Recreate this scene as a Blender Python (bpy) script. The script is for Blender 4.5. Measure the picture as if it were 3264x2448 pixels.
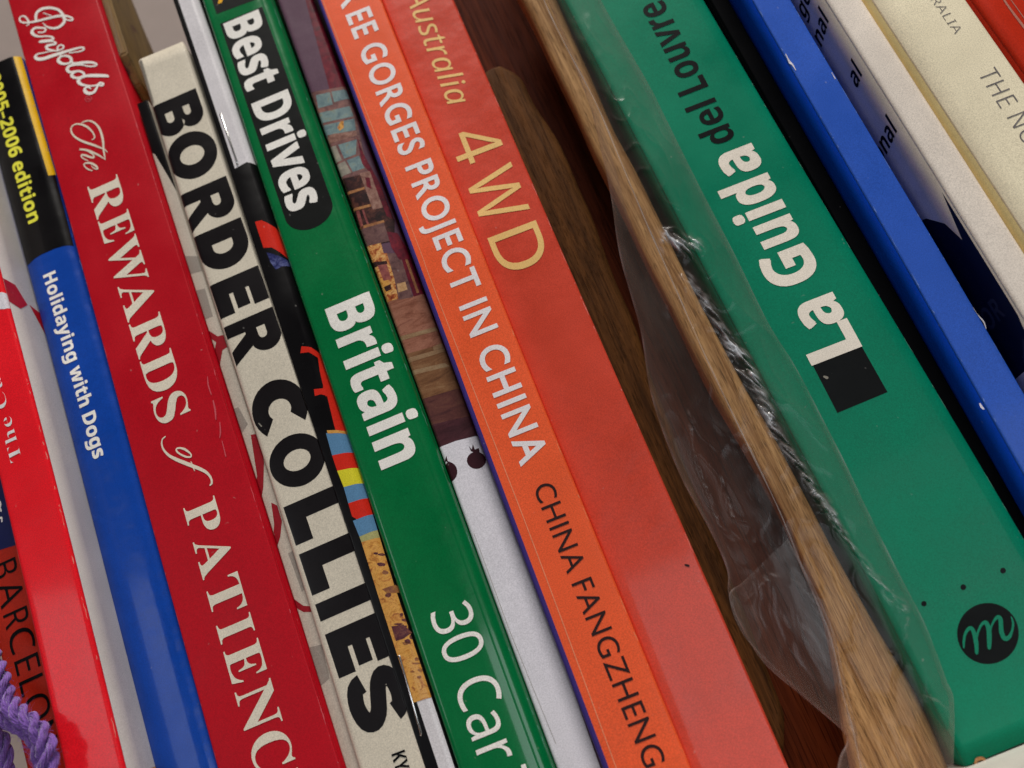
import bpy, bmesh, math, random
from mathutils import Vector, Matrix, noise
from mathutils.geometry import tessellate_polygon
for o in list(bpy.data.objects): bpy.data.objects.remove(o)
S = bpy.context.scene
COL = S.collection

# ------------------------------------------------------------ camera, world, lamps, exposure
cam_data = bpy.data.cameras.new('camera')
cam_data.sensor_width = 36; cam_data.lens = 33.363
cam_data.clip_start = 0.01; cam_data.clip_end = 20
cam = bpy.data.objects.new('camera', cam_data); COL.objects.link(cam)
M = [[0.928486, 0.371368, -0.0, -0.0], [0.127015, -0.317561, -0.939693, -0.206732], [-0.348972, 0.872491, -0.34202, -0.075244]]
cam.matrix_world = Matrix(M + [[0, 0, 0, 1]])
cam_data.dof.use_dof = True
cam_data.dof.focus_distance = 0.215
cam_data.dof.aperture_fstop = 14
S.camera = cam
W = bpy.data.worlds.new('World'); S.world = W; W.use_nodes = True
wn = W.node_tree; bg = wn.nodes['Background']
# the dim room around the shelf: pale ceiling and upper walls, dark furniture and floor below
tcw = wn.nodes.new('ShaderNodeTexCoord'); sx = wn.nodes.new('ShaderNodeSeparateXYZ'); rw = wn.nodes.new('ShaderNodeValToRGB')
wn.links.new(tcw.outputs['Generated'], sx.inputs[0]); wn.links.new(sx.outputs['Z'], rw.inputs[0]); wn.links.new(rw.outputs[0], bg.inputs[0])
rw.color_ramp.elements[0].position = .10; rw.color_ramp.elements[0].color = (.09, .085, .08, 1)
rw.color_ramp.elements[1].position = .45; rw.color_ramp.elements[1].color = (.95, .96, 1, 1)
bg.inputs[1].default_value = 0.045

def area(name, loc, target, size, power, col):
    l = bpy.data.lights.new(name, 'AREA'); l.shape = 'RECTANGLE'; l.size, l.size_y = size
    l.energy = power; l.color = col
    o = bpy.data.objects.new(name, l); COL.objects.link(o)
    o.location = loc
    o.rotation_euler = (Vector(target) - Vector(loc)).to_track_quat('-Z', 'Y').to_euler()
    return o
area('ceiling_lamp', (0.24, -0.62, 1.35), (0.0, 0, 0.0), (0.45, 0.4), 23.0, (1.0, 0.95, 0.88))
area('low_front_light', (0.42, -1.2, -0.10), (0.0, 0, 0.0), (0.9, 0.42), 5.5, (0.9, 0.95, 1.0))  # unseen broad source added low in front, for sheen on the lower spines
area('sheen_light', (-0.62, -1.05, 0.16), (-0.05, 0, -0.02), (0.30, 0.34), 1.1, (0.93, 0.97, 1.0))  # extra light added to put a sheen on the glossy left spines
S.view_settings.view_transform = 'Standard'; S.view_settings.look = 'None'
S.view_settings.exposure = -0.18; S.view_settings.gamma = 1
S.cycles.max_bounces = 8; S.cycles.transparent_max_bounces = 12

# ------------------------------------------------------------ measured data (millimetres)
# glyph outlines: per style (cap height, {char: [advance, contour, contour...]})
GLYPHS = {
  'sans': (480, {
    '0': [384,"191,-7 153,-3 121,10 93,30 72,59 58,87 47,119 39,156 34,196 33,240 34,278 37,313 42,344 49,373 61,407 78,435 99,458 125,474 156,484 191,487 229,483 262,471 289,450 312,422 326,394 337,362 345,326 350,285 351,240 350,203 347,169 342,137 335,108 322,74 305,45 284,23 258,6 227,-3","191,44 224,49 249,65 268,92 278,120 286,154 290,194 291,240 290,286 286,326 278,360 268,388 249,415 224,431 191,437 159,431 133,415 115,388 105,360 98,326 93,286 92,240 93,194 98,154 105,120 115,93 133,65 159,49"],
    '3': [384,"162,-7 92,-1 30,19 30,75 95,51 163,43 202,46 233,54 256,68 271,87 281,110 284,138 280,165 268,186 249,202 229,211 206,217 180,221 150,222 103,222 103,273 150,273 187,275 217,284 240,298 257,316 267,338 271,363 268,385 260,403 247,417 230,428 208,434 183,437 159,435 136,431 117,425 62,396 33,437 96,471 123,480 152,485 183,486 218,484 248,478 274,467 294,453 315,428 327,400 331,367 328,337 319,312 304,290 284,274 260,261 232,253 232,250 267,243 296,231 318,214 333,192 343,166 346,136 344,110 337,85 326,62 311,42 291,25 266,11 245,3 220,-2 192,-6"],
    '4': [384,"244,0 244,109 14,109 14,159 240,482 301,482 301,162 371,162 371,109 301,109 301,0","72,162 244,162 244,313 245,372 247,419 244,419 231,392 216,367"],
    'A': [429,"0,0 187,482 242,482 428,0 366,0 308,148 118,148 61,0","138,202 290,202 236,347 230,367 221,396 214,419 203,378 193,347"],
    'B': [437,"65,0 65,480 202,480 244,478 281,473 312,465 338,453 358,437 373,417 381,391 384,361 382,334 374,311 361,290 343,274 320,262 293,255 293,251 348,234 363,224 376,212 386,197 394,180 399,160 400,136 397,106 389,79 375,55 356,36 331,20 303,9 270,2 234,0","126,275 214,275 251,278 279,284 299,295 312,310 319,330 322,354 319,378 309,397 294,411 272,420 242,426 205,428 126,428","126,51 222,51 261,54 290,62 311,76 325,94 333,116 336,141 333,165 324,185 310,202 288,215 257,222 218,225 126,225"],
    'C': [425,"261,-7 226,-5 194,1 165,10 139,24 116,40 96,60 79,83 65,109 55,139 47,170 42,204 41,240 43,276 48,309 56,340 67,368 82,395 100,418 121,438 146,455 173,469 203,478 236,484 271,486 308,484 342,479 374,470 404,458 379,407 330,425 271,433 234,430 202,420 173,404 149,381 130,353 116,320 108,282 105,240 107,197 115,160 128,127 146,98 169,76 198,59 231,50 270,46 330,52 385,65 385,13 329,-2"],
    'D': [490,"65,0 65,480 213,480 248,478 281,473 311,464 338,453 363,438 385,419 404,398 420,374 433,346 442,315 447,282 449,244 447,198 439,157 425,120 407,88 383,61 355,39 322,22 285,10 244,2 199,0","126,52 191,52 250,57 299,73 337,99 364,136 380,184 385,242 383,287 374,326 359,358 338,383 312,403 281,417 245,425 204,428 126,428"],
    'E': [374,"65,0 65,480 333,480 333,426 126,426 126,277 321,277 321,224 126,224 126,53 333,53 333,0"],
    'L': [352,"65,0 65,480 126,480 126,54 335,54 335,0"],
    'N': [511,"65,0 65,480 135,480 391,83 394,83 392,115 390,162 389,209 389,480 445,480 445,0 375,0 118,398 116,398 119,340 121,268 121,0"],
    'O': [525,"263,-7 227,-5 194,1 165,11 139,24 116,41 96,61 79,84 65,111 55,140 47,171 42,205 41,241 42,277 47,310 55,341 65,370 79,396 96,419 116,439 139,456 165,470 195,479 227,485 263,487 298,485 329,479 358,470 384,456 407,440 427,420 444,397 458,370 469,341 477,310 482,277 484,240 482,204 477,171 469,139 458,110 444,84 427,61 407,41 384,24 358,11 329,1 297,-5","263,46 301,49 333,59 361,75 382,98 399,126 410,159 417,198 420,240 417,283 410,321 399,354 382,382 361,405 334,421 301,431 263,434 225,431 193,421 165,405 143,382 126,354 114,321 107,283 105,240 107,198 114,159 126,126 143,98 165,75 192,59 225,49"],
    'R': [418,"65,0 65,480 197,480 239,477 275,471 305,460 329,446 348,426 361,403 369,375 372,343 370,319 366,298 358,279 348,264 336,250 322,239 276,215 408,0 337,0 221,198 126,198 126,0","126,249 197,249 233,252 261,259 283,272 298,290 307,313 310,340 306,369 297,391 281,407 259,418 230,425 194,427 126,427"],
    'T': [374,"156,0 156,426 7,426 7,480 366,480 366,426 217,426 217,0"],
    'W': [625,"135,0 8,480 71,480 146,187 160,127 169,73 179,130 194,190 279,480 341,480 429,188 445,127 455,73 465,127 479,187 553,480 616,480 488,0 427,0 334,314 323,353 314,388 310,409 303,372 287,312 196,0"],
    'a': [377,"144,-7 114,-4 86,5 63,19 45,40 34,67 31,100 36,133 50,161 73,183 97,196 127,206 162,212 203,215 265,217 265,238 262,265 256,286 245,301 230,311 212,316 190,318 136,310 89,291 71,335 126,357 193,366 224,364 251,359 273,350 291,337 308,314 319,283 322,245 322,0 279,0 268,51 265,51 249,33 233,19 216,7 196,0 173,-5","158,41 187,44 212,52 234,66 251,86 261,112 264,144 264,176 211,174 171,170 140,163 118,152 103,138 95,121 92,99 97,73 110,55 132,44"],
    'r': [278,"57,0 57,360 105,360 112,294 115,294 128,313 143,330 160,345 179,357 201,364 225,367 247,366 267,363 260,308 241,312 221,313 203,311 186,306 169,298 154,286 141,272 131,256 123,236 118,215 116,192 116,0"],
  }),
  'bold': (480, {
    '0': [385,"191,-7 151,-3 116,10 88,30 64,59 50,87 39,119 31,155 26,196 24,240 25,277 28,312 33,344 40,373 53,407 71,435 93,457 113,470 136,480 162,485 191,487 232,483 266,471 295,450 318,422 333,394 345,361 353,325 358,284 359,240 358,203 355,168 350,136 343,107 330,74 312,45 290,23 270,10 247,1 221,-5","191,75 214,80 231,93 244,116 250,139 255,168 258,201 259,240 258,278 255,312 250,340 244,363 231,386 214,400 191,405 169,400 151,386 139,363 133,340 128,312 126,278 125,240 126,201 128,168 133,140 139,117 151,94 169,80"],
    '2': [385,"27,0 27,71 147,192 206,254 238,300 248,345 244,370 232,388 213,398 189,402 171,400 153,396 136,389 81,353 26,418 70,451 123,476 197,486 227,484 254,479 278,469 299,456 316,441 330,423 340,402 347,380 349,357 347,331 342,307 333,284 287,220 215,148 153,90 153,85 362,85 362,0"],
    '5': [385,"162,-7 91,0 33,19 33,107 93,85 158,76 186,78 209,84 227,94 241,109 249,128 251,152 245,184 227,206 197,220 155,224 116,221 83,214 42,235 60,480 320,480 320,394 149,394 140,300 165,304 201,306 230,304 256,299 279,289 301,277 319,260 333,240 344,217 351,191 353,161 350,124 341,91 326,62 305,38 278,18 245,4 206,-4"],
    '6': [385,"199,-7 167,-4 138,3 110,16 86,33 64,57 47,85 37,110 29,138 25,169 24,203 30,285 51,362 62,385 76,406 93,425 113,443 136,457 162,469 184,476 209,481 235,484 264,485 297,484 328,480 328,399 301,404 271,406 234,404 203,397 178,387 159,373 143,355 132,334 125,310 119,284 117,256 121,256 131,271 144,284 160,296 178,304 200,310 225,312 255,309 282,302 305,289 325,272 341,250 353,224 360,194 362,160 359,123 351,90 337,62 318,38 294,18 266,4 234,-4","197,75 215,77 231,84 245,95 256,111 262,132 264,158 262,180 257,198 248,214 235,225 219,231 199,234 160,224 134,199 124,167 132,124 157,89 175,78"],
    'B': [452,"60,0 60,480 210,480 255,478 294,473 327,464 355,453 376,437 391,416 401,389 404,358 401,332 395,309 384,289 370,272 352,261 330,255 330,251 373,234 391,220 404,199 411,183 414,162 416,139 413,108 404,81 389,57 369,37 343,21 313,9 279,2 240,0","162,289 221,289 247,291 268,296 282,304 295,321 300,345 294,368 279,384 263,391 242,395 216,396 162,396","162,84 228,84 256,86 277,92 292,102 302,115 308,131 310,149 306,173 292,192 276,202 254,207 225,209 162,209"],
    'D': [497,"60,0 60,480 211,480 247,478 281,473 313,464 342,453 368,438 391,419 411,398 427,374 441,346 450,315 456,282 458,244 455,198 447,157 433,120 414,88 389,61 365,43 337,27 306,15 273,7 236,2 196,0","162,84 206,84 250,88 287,101 316,123 336,154 349,194 353,242 350,279 344,311 333,338 318,359 298,375 275,387 248,394 216,396 162,396"],
    'F': [369,"60,0 60,480 335,480 335,396 161,396 161,273 323,273 323,189 161,189 161,0"],
    'G': [487,"262,-7 221,-4 184,3 151,16 122,34 97,56 76,84 60,116 48,153 41,194 39,240 41,277 46,311 55,342 68,371 84,397 104,420 127,439 153,456 183,469 215,479 251,484 289,486 365,478 432,457 398,375 348,394 289,402 261,399 235,393 212,381 192,366 175,347 162,325 152,299 146,270 144,238 145,208 149,181 156,155 167,133 180,114 197,98 217,87 241,80 269,78 305,80 333,85 333,185 242,185 242,269 433,269 433,21 354,1"],
    'H': [514,"60,0 60,480 162,480 162,291 352,291 352,480 453,480 453,0 352,0 352,207 162,207 162,0"],
    'K': [446,"60,0 60,480 162,480 162,260 181,288 202,316 332,480 445,480 277,267 446,0 330,0 205,202 162,171 162,0"],
    'L': [380,"60,0 60,480 162,480 162,84 357,84 357,0"],
    'O': [535,"267,-7 230,-5 196,1 166,11 139,24 115,41 95,61 77,84 63,111 53,140 45,171 40,205 39,241 40,277 45,311 53,342 63,371 77,397 95,420 115,440 139,456 166,470 196,479 230,485 268,487 305,485 339,479 369,470 396,456 420,440 440,420 457,397 471,370 482,341 490,310 494,277 496,240 494,204 490,171 482,139 471,110 457,84 440,61 420,41 396,24 369,11 339,1 305,-5","267,79 298,81 323,89 344,103 361,122 373,146 382,173 387,205 389,240 387,276 382,308 373,336 361,359 344,378 323,392 298,400 268,402 238,400 212,392 191,378 175,359 162,336 153,308 148,276 146,240 148,205 153,173 162,146 175,122 191,103 212,89 238,81"],
    'R': [444,"60,0 60,480 200,480 246,477 285,471 318,459 345,444 365,424 380,399 389,370 392,336 390,315 386,296 379,278 346,237 302,209 443,0 330,0 216,184 162,184 162,0","162,267 195,267 225,268 249,274 267,283 279,296 286,313 289,333 286,354 278,370 266,382 247,390 223,395 193,396 162,396"],
    'Y': [420,"159,0 159,183 0,480 110,480 210,282 310,480 419,480 260,187 260,0"],
    'a': [406,"142,-7 111,-4 84,6 60,22 43,44 32,73 28,109 33,145 46,174 69,196 92,208 120,217 154,223 192,226 256,228 256,244 252,269 241,287 223,297 199,300 146,292 95,273 62,341 128,365 203,374 238,372 268,366 294,356 316,342 333,324 345,302 353,275 355,244 355,0 285,0 266,50 263,50 247,32 231,17 214,7 194,-1 170,-5","179,66 200,69 218,75 234,86 246,100 253,118 256,140 256,170 217,169 188,166 166,160 150,151 136,132 131,109 134,89 144,76"],
    'd': [426,"169,-7 139,-4 113,5 90,20 69,41 52,68 40,101 33,139 30,183 33,227 40,265 52,298 69,325 90,346 114,361 141,370 171,373 196,372 218,367 236,358 252,347 266,334 277,320 280,320 275,351 273,393 273,510 373,510 373,0 296,0 277,48 273,48 262,33 248,20 233,9 215,0 193,-5","203,73 228,76 248,84 262,98 271,117 277,141 279,171 279,182 278,215 272,242 263,264 249,280 229,289 202,292 182,289 165,279 150,264 140,242 134,214 132,181 134,148 140,121 150,100 165,85 182,76"],
    'e': [397,"218,-7 183,-4 151,2 121,14 95,30 73,50 54,76 44,98 36,123 32,150 30,181 32,212 36,240 42,265 52,288 69,314 89,335 113,352 140,364 170,371 203,373 239,371 271,363 300,349 324,330 343,306 357,278 365,245 368,207 368,158 132,158 135,132 143,110 157,92 175,79 197,71 223,68 287,75 347,97 347,19 290,0","134,225 274,225 272,246 266,265 257,280 243,293 226,300 204,302 186,300 170,294 156,283 145,269 138,249"],
    'g': [426,"189,-161 117,-156 52,-140 52,-60 87,-72 122,-81 158,-86 195,-88 229,-83 253,-67 268,-41 273,-5 273,3 274,26 275,48 273,48 259,30 244,16 228,6 209,-1 190,-5 169,-7 138,-4 111,6 87,21 67,43 51,71 39,103 33,140 30,183 33,225 40,263 51,295 68,323 88,345 112,361 140,370 171,373 203,370 232,360 256,343 277,320 280,320 288,367 373,367 373,-1 370,-38 361,-70 347,-97 326,-120 300,-138 269,-151 232,-159","204,72 227,74 246,82 261,94 271,112 277,137 279,170 279,182 277,218 271,246 261,267 247,281 227,289 203,292 172,285 150,264 137,230 132,181 137,133 150,99 173,79"],
    'h': [442,"52,0 52,510 152,510 152,406 151,355 148,320 153,320 166,337 181,350 198,361 217,368 238,372 259,373 288,371 313,365 335,355 355,342 371,323 382,300 389,272 391,239 391,0 291,0 291,214 284,258 265,285 232,293 205,290 184,280 170,262 160,238 154,209 152,173 152,0"],
    'i': [205,"103,412 82,415 64,423 52,438 48,461 52,485 64,500 103,510 141,500 153,485 157,461 153,438 141,423","52,0 52,367 152,367 152,0"],
    'l': [205,"52,0 52,510 152,510 152,0"],
    'n': [442,"52,0 52,367 129,367 142,320 148,320 161,337 177,350 196,361 217,368 238,372 261,373 297,370 329,359 355,342 371,323 382,300 389,272 391,239 391,0 291,0 291,214 289,238 285,258 277,274 258,289 232,293 204,290 184,280 169,262 160,238 154,209 152,173 152,0"],
    'o': [416,"207,-7 174,-4 144,3 116,15 91,32 70,54 53,80 43,103 36,128 32,155 30,184 33,227 42,265 57,297 78,324 104,346 134,361 169,370 209,373 242,371 272,364 300,351 325,334 346,313 363,287 373,265 380,240 384,213 385,184 382,141 373,103 358,70 337,43 311,21 281,6 246,-4","208,74 232,77 251,86 266,102 276,123 281,151 283,184 281,217 276,244 266,266 251,281 232,290 208,293 184,290 164,281 150,266 140,244 134,217 132,184 134,151 140,123 150,102 164,86 184,77"],
    'r': [305,"52,0 52,367 128,367 143,305 148,305 160,323 175,339 192,353 212,364 234,371 257,373 275,373 291,371 283,277 270,279 254,280 205,271 184,259 167,242 159,227 154,208 152,187 152,0"],
    's': [334,"152,-7 86,-2 31,15 31,97 95,75 155,66 180,69 197,75 206,85 210,98 204,115 183,132 130,156 74,185 55,201 41,220 35,235 31,252 30,271 35,303 48,328 70,348 91,359 116,367 144,372 175,373 240,367 304,345 274,273 223,292 174,300 149,297 135,289 130,275 135,260 157,244 206,223 261,196 281,181 296,162 303,147 307,129 308,109 304,75 291,46 269,23 247,10 220,1 188,-5"],
    't': [292,"178,-7 119,4 103,13 90,25 78,41 70,61 65,86 63,115 63,291 15,291 15,334 71,367 99,445 163,445 163,367 266,367 266,291 163,291 163,115 166,97 175,84 189,76 207,73 239,77 270,85 270,10 230,-2"],
    'u': [442,"181,-7 144,-3 112,7 86,25 70,44 59,67 53,95 50,128 50,367 150,367 150,152 152,129 157,109 165,93 183,78 210,73 237,77 258,87 272,104 281,128 287,158 289,194 289,367 389,367 389,0 312,0 299,47 293,47 280,30 264,16 245,6 225,-1 203,-5"],
    'v': [383,"140,0 0,367 105,367 175,158 185,119 189,83 192,83 207,158 277,367 382,367 242,0"],
    'w': [575,"111,0 7,367 106,367 148,204 157,164 164,119 169,84 171,84 174,109 179,142 184,172 188,191 233,367 343,367 386,191 393,161 399,118 402,84 405,84 410,117 417,163 426,204 470,367 568,367 463,0 354,0 326,128 318,162 307,211 296,258 288,290 285,290 278,258 267,211 256,162 248,127 218,0"],
    'y': [383,"74,-161 45,-160 23,-156 23,-77 41,-79 62,-81 82,-78 99,-72 112,-61 124,-48 133,-32 140,-15 146,3 0,367 109,367 179,161 187,130 191,97 193,97 198,130 207,161 275,367 382,367 227,-47 215,-74 201,-97 185,-117 166,-133 138,-148 107,-158"],
    '–': [300,"30,150 270,150 270,215 30,215"],
  }),
  'serif': (455, {
    'A': [437,"-9,0 -9,18 9,21 24,30 49,75 206,466 224,465 384,87 411,34 425,22 443,18 443,0 229,0 229,18 259,21 277,30 283,46 273,81 253,132 103,132 79,71 76,59 75,48 80,32 96,21 124,18 128,18 128,0","113,161 242,161 177,319"],
    'C': [469,"257,-11 224,-9 193,-3 164,6 137,20 113,37 91,56 72,79 56,104 43,132 34,162 28,194 26,228 28,262 34,294 43,323 56,351 72,376 92,399 114,418 139,435 166,448 195,458 226,464 259,465 283,464 309,459 337,451 367,440 388,435 408,443 419,465 437,465 437,308 420,308 407,338 392,364 375,387 356,407 328,427 298,439 265,443 228,437 198,419 174,389 157,347 147,293 144,226 147,164 159,114 177,74 203,46 237,29 278,24 305,26 331,33 358,45 383,61 407,81 428,106 447,89 423,58 395,33 365,14 332,0 296,-8"],
    'D': [496,"20,0 20,17 47,21 63,30 71,46 74,75 74,374 72,397 68,415 61,426 43,435 15,439 15,455 222,455 268,453 309,446 346,434 378,418 405,396 428,371 445,341 458,307 466,269 468,228 461,158 441,101 408,57 362,25 302,6 228,0","222,24 253,27 279,37 302,53 319,75 331,97 339,124 346,155 349,190 351,229 347,291 336,342 319,382 294,410 262,428 223,433 202,431 190,423 182,385 182,72 190,34 202,27"],
    'E': [442,"14,0 14,17 35,18 51,22 62,30 70,41 74,57 75,78 75,369 74,394 69,413 62,425 44,435 16,439 16,455 399,455 399,320 383,320 375,357 361,386 340,406 320,417 295,424 266,429 232,430 200,428 186,417 183,388 183,246 193,246 221,248 243,256 259,269 272,288 281,313 288,345 304,345 304,118 287,118 273,181 259,201 241,213 185,222 183,222 183,67 185,47 192,35 230,28 261,29 289,32 313,39 335,48 354,60 371,75 386,94 399,116 411,143 430,143 402,0"],
    'I': [261,"13,0 13,17 42,23 61,32 72,49 75,75 75,387 72,412 63,427 52,433 36,437 13,439 13,455 244,455 244,439 214,435 196,427 186,412 183,387 183,77 187,44 206,26 246,17 246,0"],
    'N': [494,"403,-11 107,350 107,79 110,49 119,31 136,21 167,17 167,0 18,0 18,17 54,23 71,41 76,79 76,388 36,433 18,439 18,455 156,455 391,169 391,377 386,414 369,431 331,439 331,455 480,455 480,439 450,434 433,425 425,407 422,377 422,-11"],
    'P': [418,"15,0 15,17 45,22 62,32 69,43 73,59 75,81 75,379 71,406 62,424 44,434 16,439 16,455 214,455 253,454 287,452 315,447 336,440 357,429 375,415 390,398 400,378 407,356 409,332 406,305 398,280 385,259 367,240 343,225 314,214 281,208 242,206 182,206 182,81 183,59 187,43 194,32 212,22 242,17 242,0","182,230 201,230 231,232 255,240 272,253 283,271 290,297 292,329 290,361 285,387 275,406 261,420 241,428 216,431 189,424 182,398"],
    'R': [473,"15,0 15,17 45,22 62,32 69,43 73,59 75,81 75,379 71,406 62,424 44,434 16,439 16,455 217,455 255,454 289,451 319,445 345,436 367,426 389,409 405,388 414,363 417,334 413,303 401,277 380,255 352,237 315,224 432,50 452,26 478,17 480,17 480,0 338,0 201,212 182,212 182,81 183,59 187,43 194,32 212,22 242,17 242,0","182,234 203,234 235,236 261,245 280,258 293,278 301,304 304,336 299,378 284,407 259,425 224,431 202,429 190,422 182,385"],
    'S': [391,"43,-11 43,158 62,158 72,124 83,94 96,70 111,50 136,30 164,19 197,15 220,17 241,24 257,36 269,51 276,69 279,89 273,117 255,140 225,160 163,191 135,205 112,221 92,236 77,253 62,276 53,302 50,332 52,358 57,381 67,403 80,421 96,437 115,449 136,459 160,464 185,466 229,461 282,448 291,446 300,445 313,450 320,466 339,466 339,319 322,319 315,343 305,365 293,385 280,402 265,417 248,429 231,438 213,443 194,445 173,443 155,437 140,426 128,413 122,398 120,380 124,356 137,336 189,303 253,273 317,233 331,219 342,204 350,188 359,133 357,106 350,80 339,58 323,38 304,21 281,8 254,-2 225,-8 192,-10 158,-8 126,1 98,9 85,12 69,7 61,-11"],
    'T': [424,"92,0 92,17 114,19 130,23 142,31 150,42 154,59 156,81 156,433 149,433 116,430 88,420 65,403 47,380 35,352 29,318 11,318 11,455 410,455 410,317 394,317 385,359 368,391 343,415 310,429 269,433 263,433 263,81 265,58 269,41 276,30 288,23 305,19 328,17 328,0"],
    'W': [612,"171,-11 32,393 15,427 3,435 -15,439 -15,455 181,455 181,439 150,432 143,423 140,410 148,373 223,153 301,353 286,399 278,418 267,429 229,439 229,455 439,455 439,439 413,436 398,427 393,412 399,386 474,166 541,369 549,406 546,421 538,430 503,439 503,455 624,455 624,439 607,433 594,421 575,379 446,-11 428,-11 316,309 190,-11"],
  }),
  'ital': (480, {
    'A': [378,"-38,0 222,480 285,480 345,0 285,0 267,149 105,149 28,0","134,203 261,203 251,304 245,360 242,414 240,414 216,360 186,301"],
    'a': [382,"130,-7 103,-3 79,7 59,25 44,49 35,79 32,116 34,149 38,181 45,212 55,241 67,268 82,292 99,313 117,332 138,347 160,358 184,364 209,367 231,365 250,358 267,348 280,335 291,320 300,304 303,304 324,360 369,360 293,0 246,0 255,66 252,66 198,15 177,3 154,-4","149,42 166,44 182,50 198,60 241,109 271,179 278,215 279,245 277,265 272,282 262,297 249,308 233,315 215,317 198,315 182,310 167,301 128,256 102,191 93,115 94,93 99,75 107,60 125,47"],
    'i': [173,"143,420 120,428 111,451 121,482 134,491 150,494 174,487 181,464 178,446 169,431","19,0 95,360 154,360 78,0"],
    'l': [173,"18,0 127,510 186,510 77,0"],
    'r': [268,"19,0 95,360 144,360 136,293 140,293 169,329 204,356 249,367 269,366 288,362 275,309 241,313 220,310 200,303 181,291 165,275 150,256 138,234 113,165 78,0"],
    's': [290,"104,-7 47,0 3,16 3,71 47,51 102,42 126,43 147,49 163,57 178,75 183,98 180,116 171,131 123,163 99,178 80,192 65,208 54,224 48,243 46,265 49,293 60,318 79,338 104,354 133,364 168,367 229,359 277,342 258,295 219,310 168,317 142,314 122,303 109,288 105,268 108,252 117,237 164,205 221,164 234,147 241,127 244,104 240,71 227,43 206,21 185,9 161,0 134,-5"],
    't': [223,"124,-7 101,-5 81,1 63,11 49,25 41,46 38,72 40,94 44,120 85,315 30,315 35,342 95,367 137,442 172,442 154,360 244,360 235,315 145,315 103,119 99,99 97,79 106,52 117,44 133,42 156,44 181,50 181,5 156,-3"],
    'u': [389,"127,-7 101,-4 80,3 61,16 48,34 40,56 37,83 39,112 44,140 91,360 151,360 103,134 97,89 99,69 108,55 122,45 144,42 159,44 176,49 193,58 210,71 227,89 243,110 254,129 263,152 271,177 278,205 311,360 369,360 293,0 244,0 252,66 248,66 219,33 179,5 163,-2 146,-5"],
  }),
  'gill': (682, {
    'A': [667,"362,686 293,686 0,0 100,0 186,201 476,201 567,0 667,0","326,536 436,289 224,289"],
    'C': [708,"656,635 611,653 570,667 530,678 493,685 457,690 422,691 319,679 229,644 154,589 97,517 61,430 48,331 57,256 87,179 136,107 207,47 300,6 416,-9 467,-7 513,-1 555,8 593,20 629,34 663,51 663,158 624,135 584,116 544,101 504,90 464,83 425,81 348,90 281,114 226,153 184,205 158,268 149,340 158,411 185,474 227,527 281,567 347,592 421,601 460,599 498,593 537,584 575,570 615,552 656,530"],
    'E': [500,"462,682 75,682 75,0 471,0 471,88 173,88 173,300 452,300 452,388 173,388 173,594 462,594"],
    'F': [469,"440,682 76,682 76,0 174,0 174,317 440,317 440,405 174,405 174,594 440,594"],
    'G': [740,"673,336 444,336 444,248 575,248 575,108 547,99 518,92 488,86 458,82 427,81 350,90 283,114 228,154 187,205 160,268 151,340 160,411 186,473 227,526 280,566 343,592 414,601 455,599 496,593 537,584 578,571 619,554 659,534 659,633 609,653 566,668 527,679 491,686 454,690 416,691 317,679 229,644 155,589 99,518 63,433 50,337 62,242 98,158 153,89 226,36 314,3 413,-9 459,-8 502,-3 544,4 586,15 629,29 673,47"],
    'H': [729,"653,682 555,682 555,385 173,385 173,682 75,682 75,0 173,0 173,297 555,297 555,0 653,0"],
    'I': [250,"174,682 76,682 76,0 174,0"],
    'N': [781,"706,682 614,682 614,154 152,682 74,682 74,0 166,0 166,525 622,0 706,0"],
    'Z': [646,"450,594 16,0 631,0 631,88 197,88 631,682 43,682 43,594"],
  }),
  'heavy': (1030, {
    'I': [330,"-15,-15 315,-15 315,1015 -15,1015"],
    'L': [720,"-15,-15 705,-15 705,325 305,325 305,1015 -15,1015"],
    'E': [730,"-15,-15 715,-15 715,300 305,300 305,380 655,380 655,640 305,640 305,710 705,710 705,1015 -15,1015"],
    'D': [880,"-15,-15 421,-15 520,-2 614,37 698,98 768,179 821,277 854,386 865,500 854,614 821,723 768,821 698,902 614,963 520,1002 421,1015 -15,1015","300,290 300,710 398,710 445,700 486,671 520,625 542,566 550,500 542,434 520,375 486,329 445,300 398,290"],
    'O': [1030,"1015,500 1005,603 976,703 929,794 865,875 787,940 697,990 601,1020 500,1030 399,1020 303,990 213,940 135,875 71,794 24,703 -5,603 -15,500 -5,397 24,297 71,206 135,125 213,60 303,10 399,-20 500,-30 601,-20 697,10 787,60 865,125 929,206 976,297 1005,397","705,500 699,566 679,628 646,682 604,724 554,751 500,760 446,751 396,724 354,682 321,628 301,566 295,500 301,434 321,372 354,318 396,276 446,249 500,240 554,249 604,276 646,318 679,371 699,434"],
    'C': [980,"841,884 750,954 663,998 569,1024 472,1030 376,1017 285,984 200,934 127,868 66,788 22,698 -6,601 -15,500 -6,399 22,302 66,212 127,132 200,66 285,16 376,-17 472,-30 569,-24 663,2 750,46 841,116 611,323 550,288 496,280 442,292 393,323 354,372 329,432 320,500 329,568 354,628 393,677 442,708 496,720 550,712 611,677"],
    'B': [880,"-15,-15 521,-15 610,-3 694,32 764,88 814,160 841,242 843,328 819,411 770,485 702,543 617,582 546,542 708,540 765,598 800,664 815,735 807,808 776,875 726,933 660,977 582,1006 501,1015 -15,1015","275,230 275,395 449,395 482,389 510,370 528,344 535,312 528,280 510,254 482,235 449,230","275,625 275,770 429,770 461,764 487,749 504,725 510,698 504,671 487,647 460,632 428,625"],
    'R': [910,"-15,-15 275,-15 275,355 322,355 592,-15 908,-15 624,420 672,431 732,469 781,520 817,579 839,644 845,712 836,780 810,844 771,902 720,949 659,986 591,1008 521,1015 -15,1015","275,585 275,755 449,755 487,748 518,730 538,702 545,670 538,638 518,610 487,592 449,585"],
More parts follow.
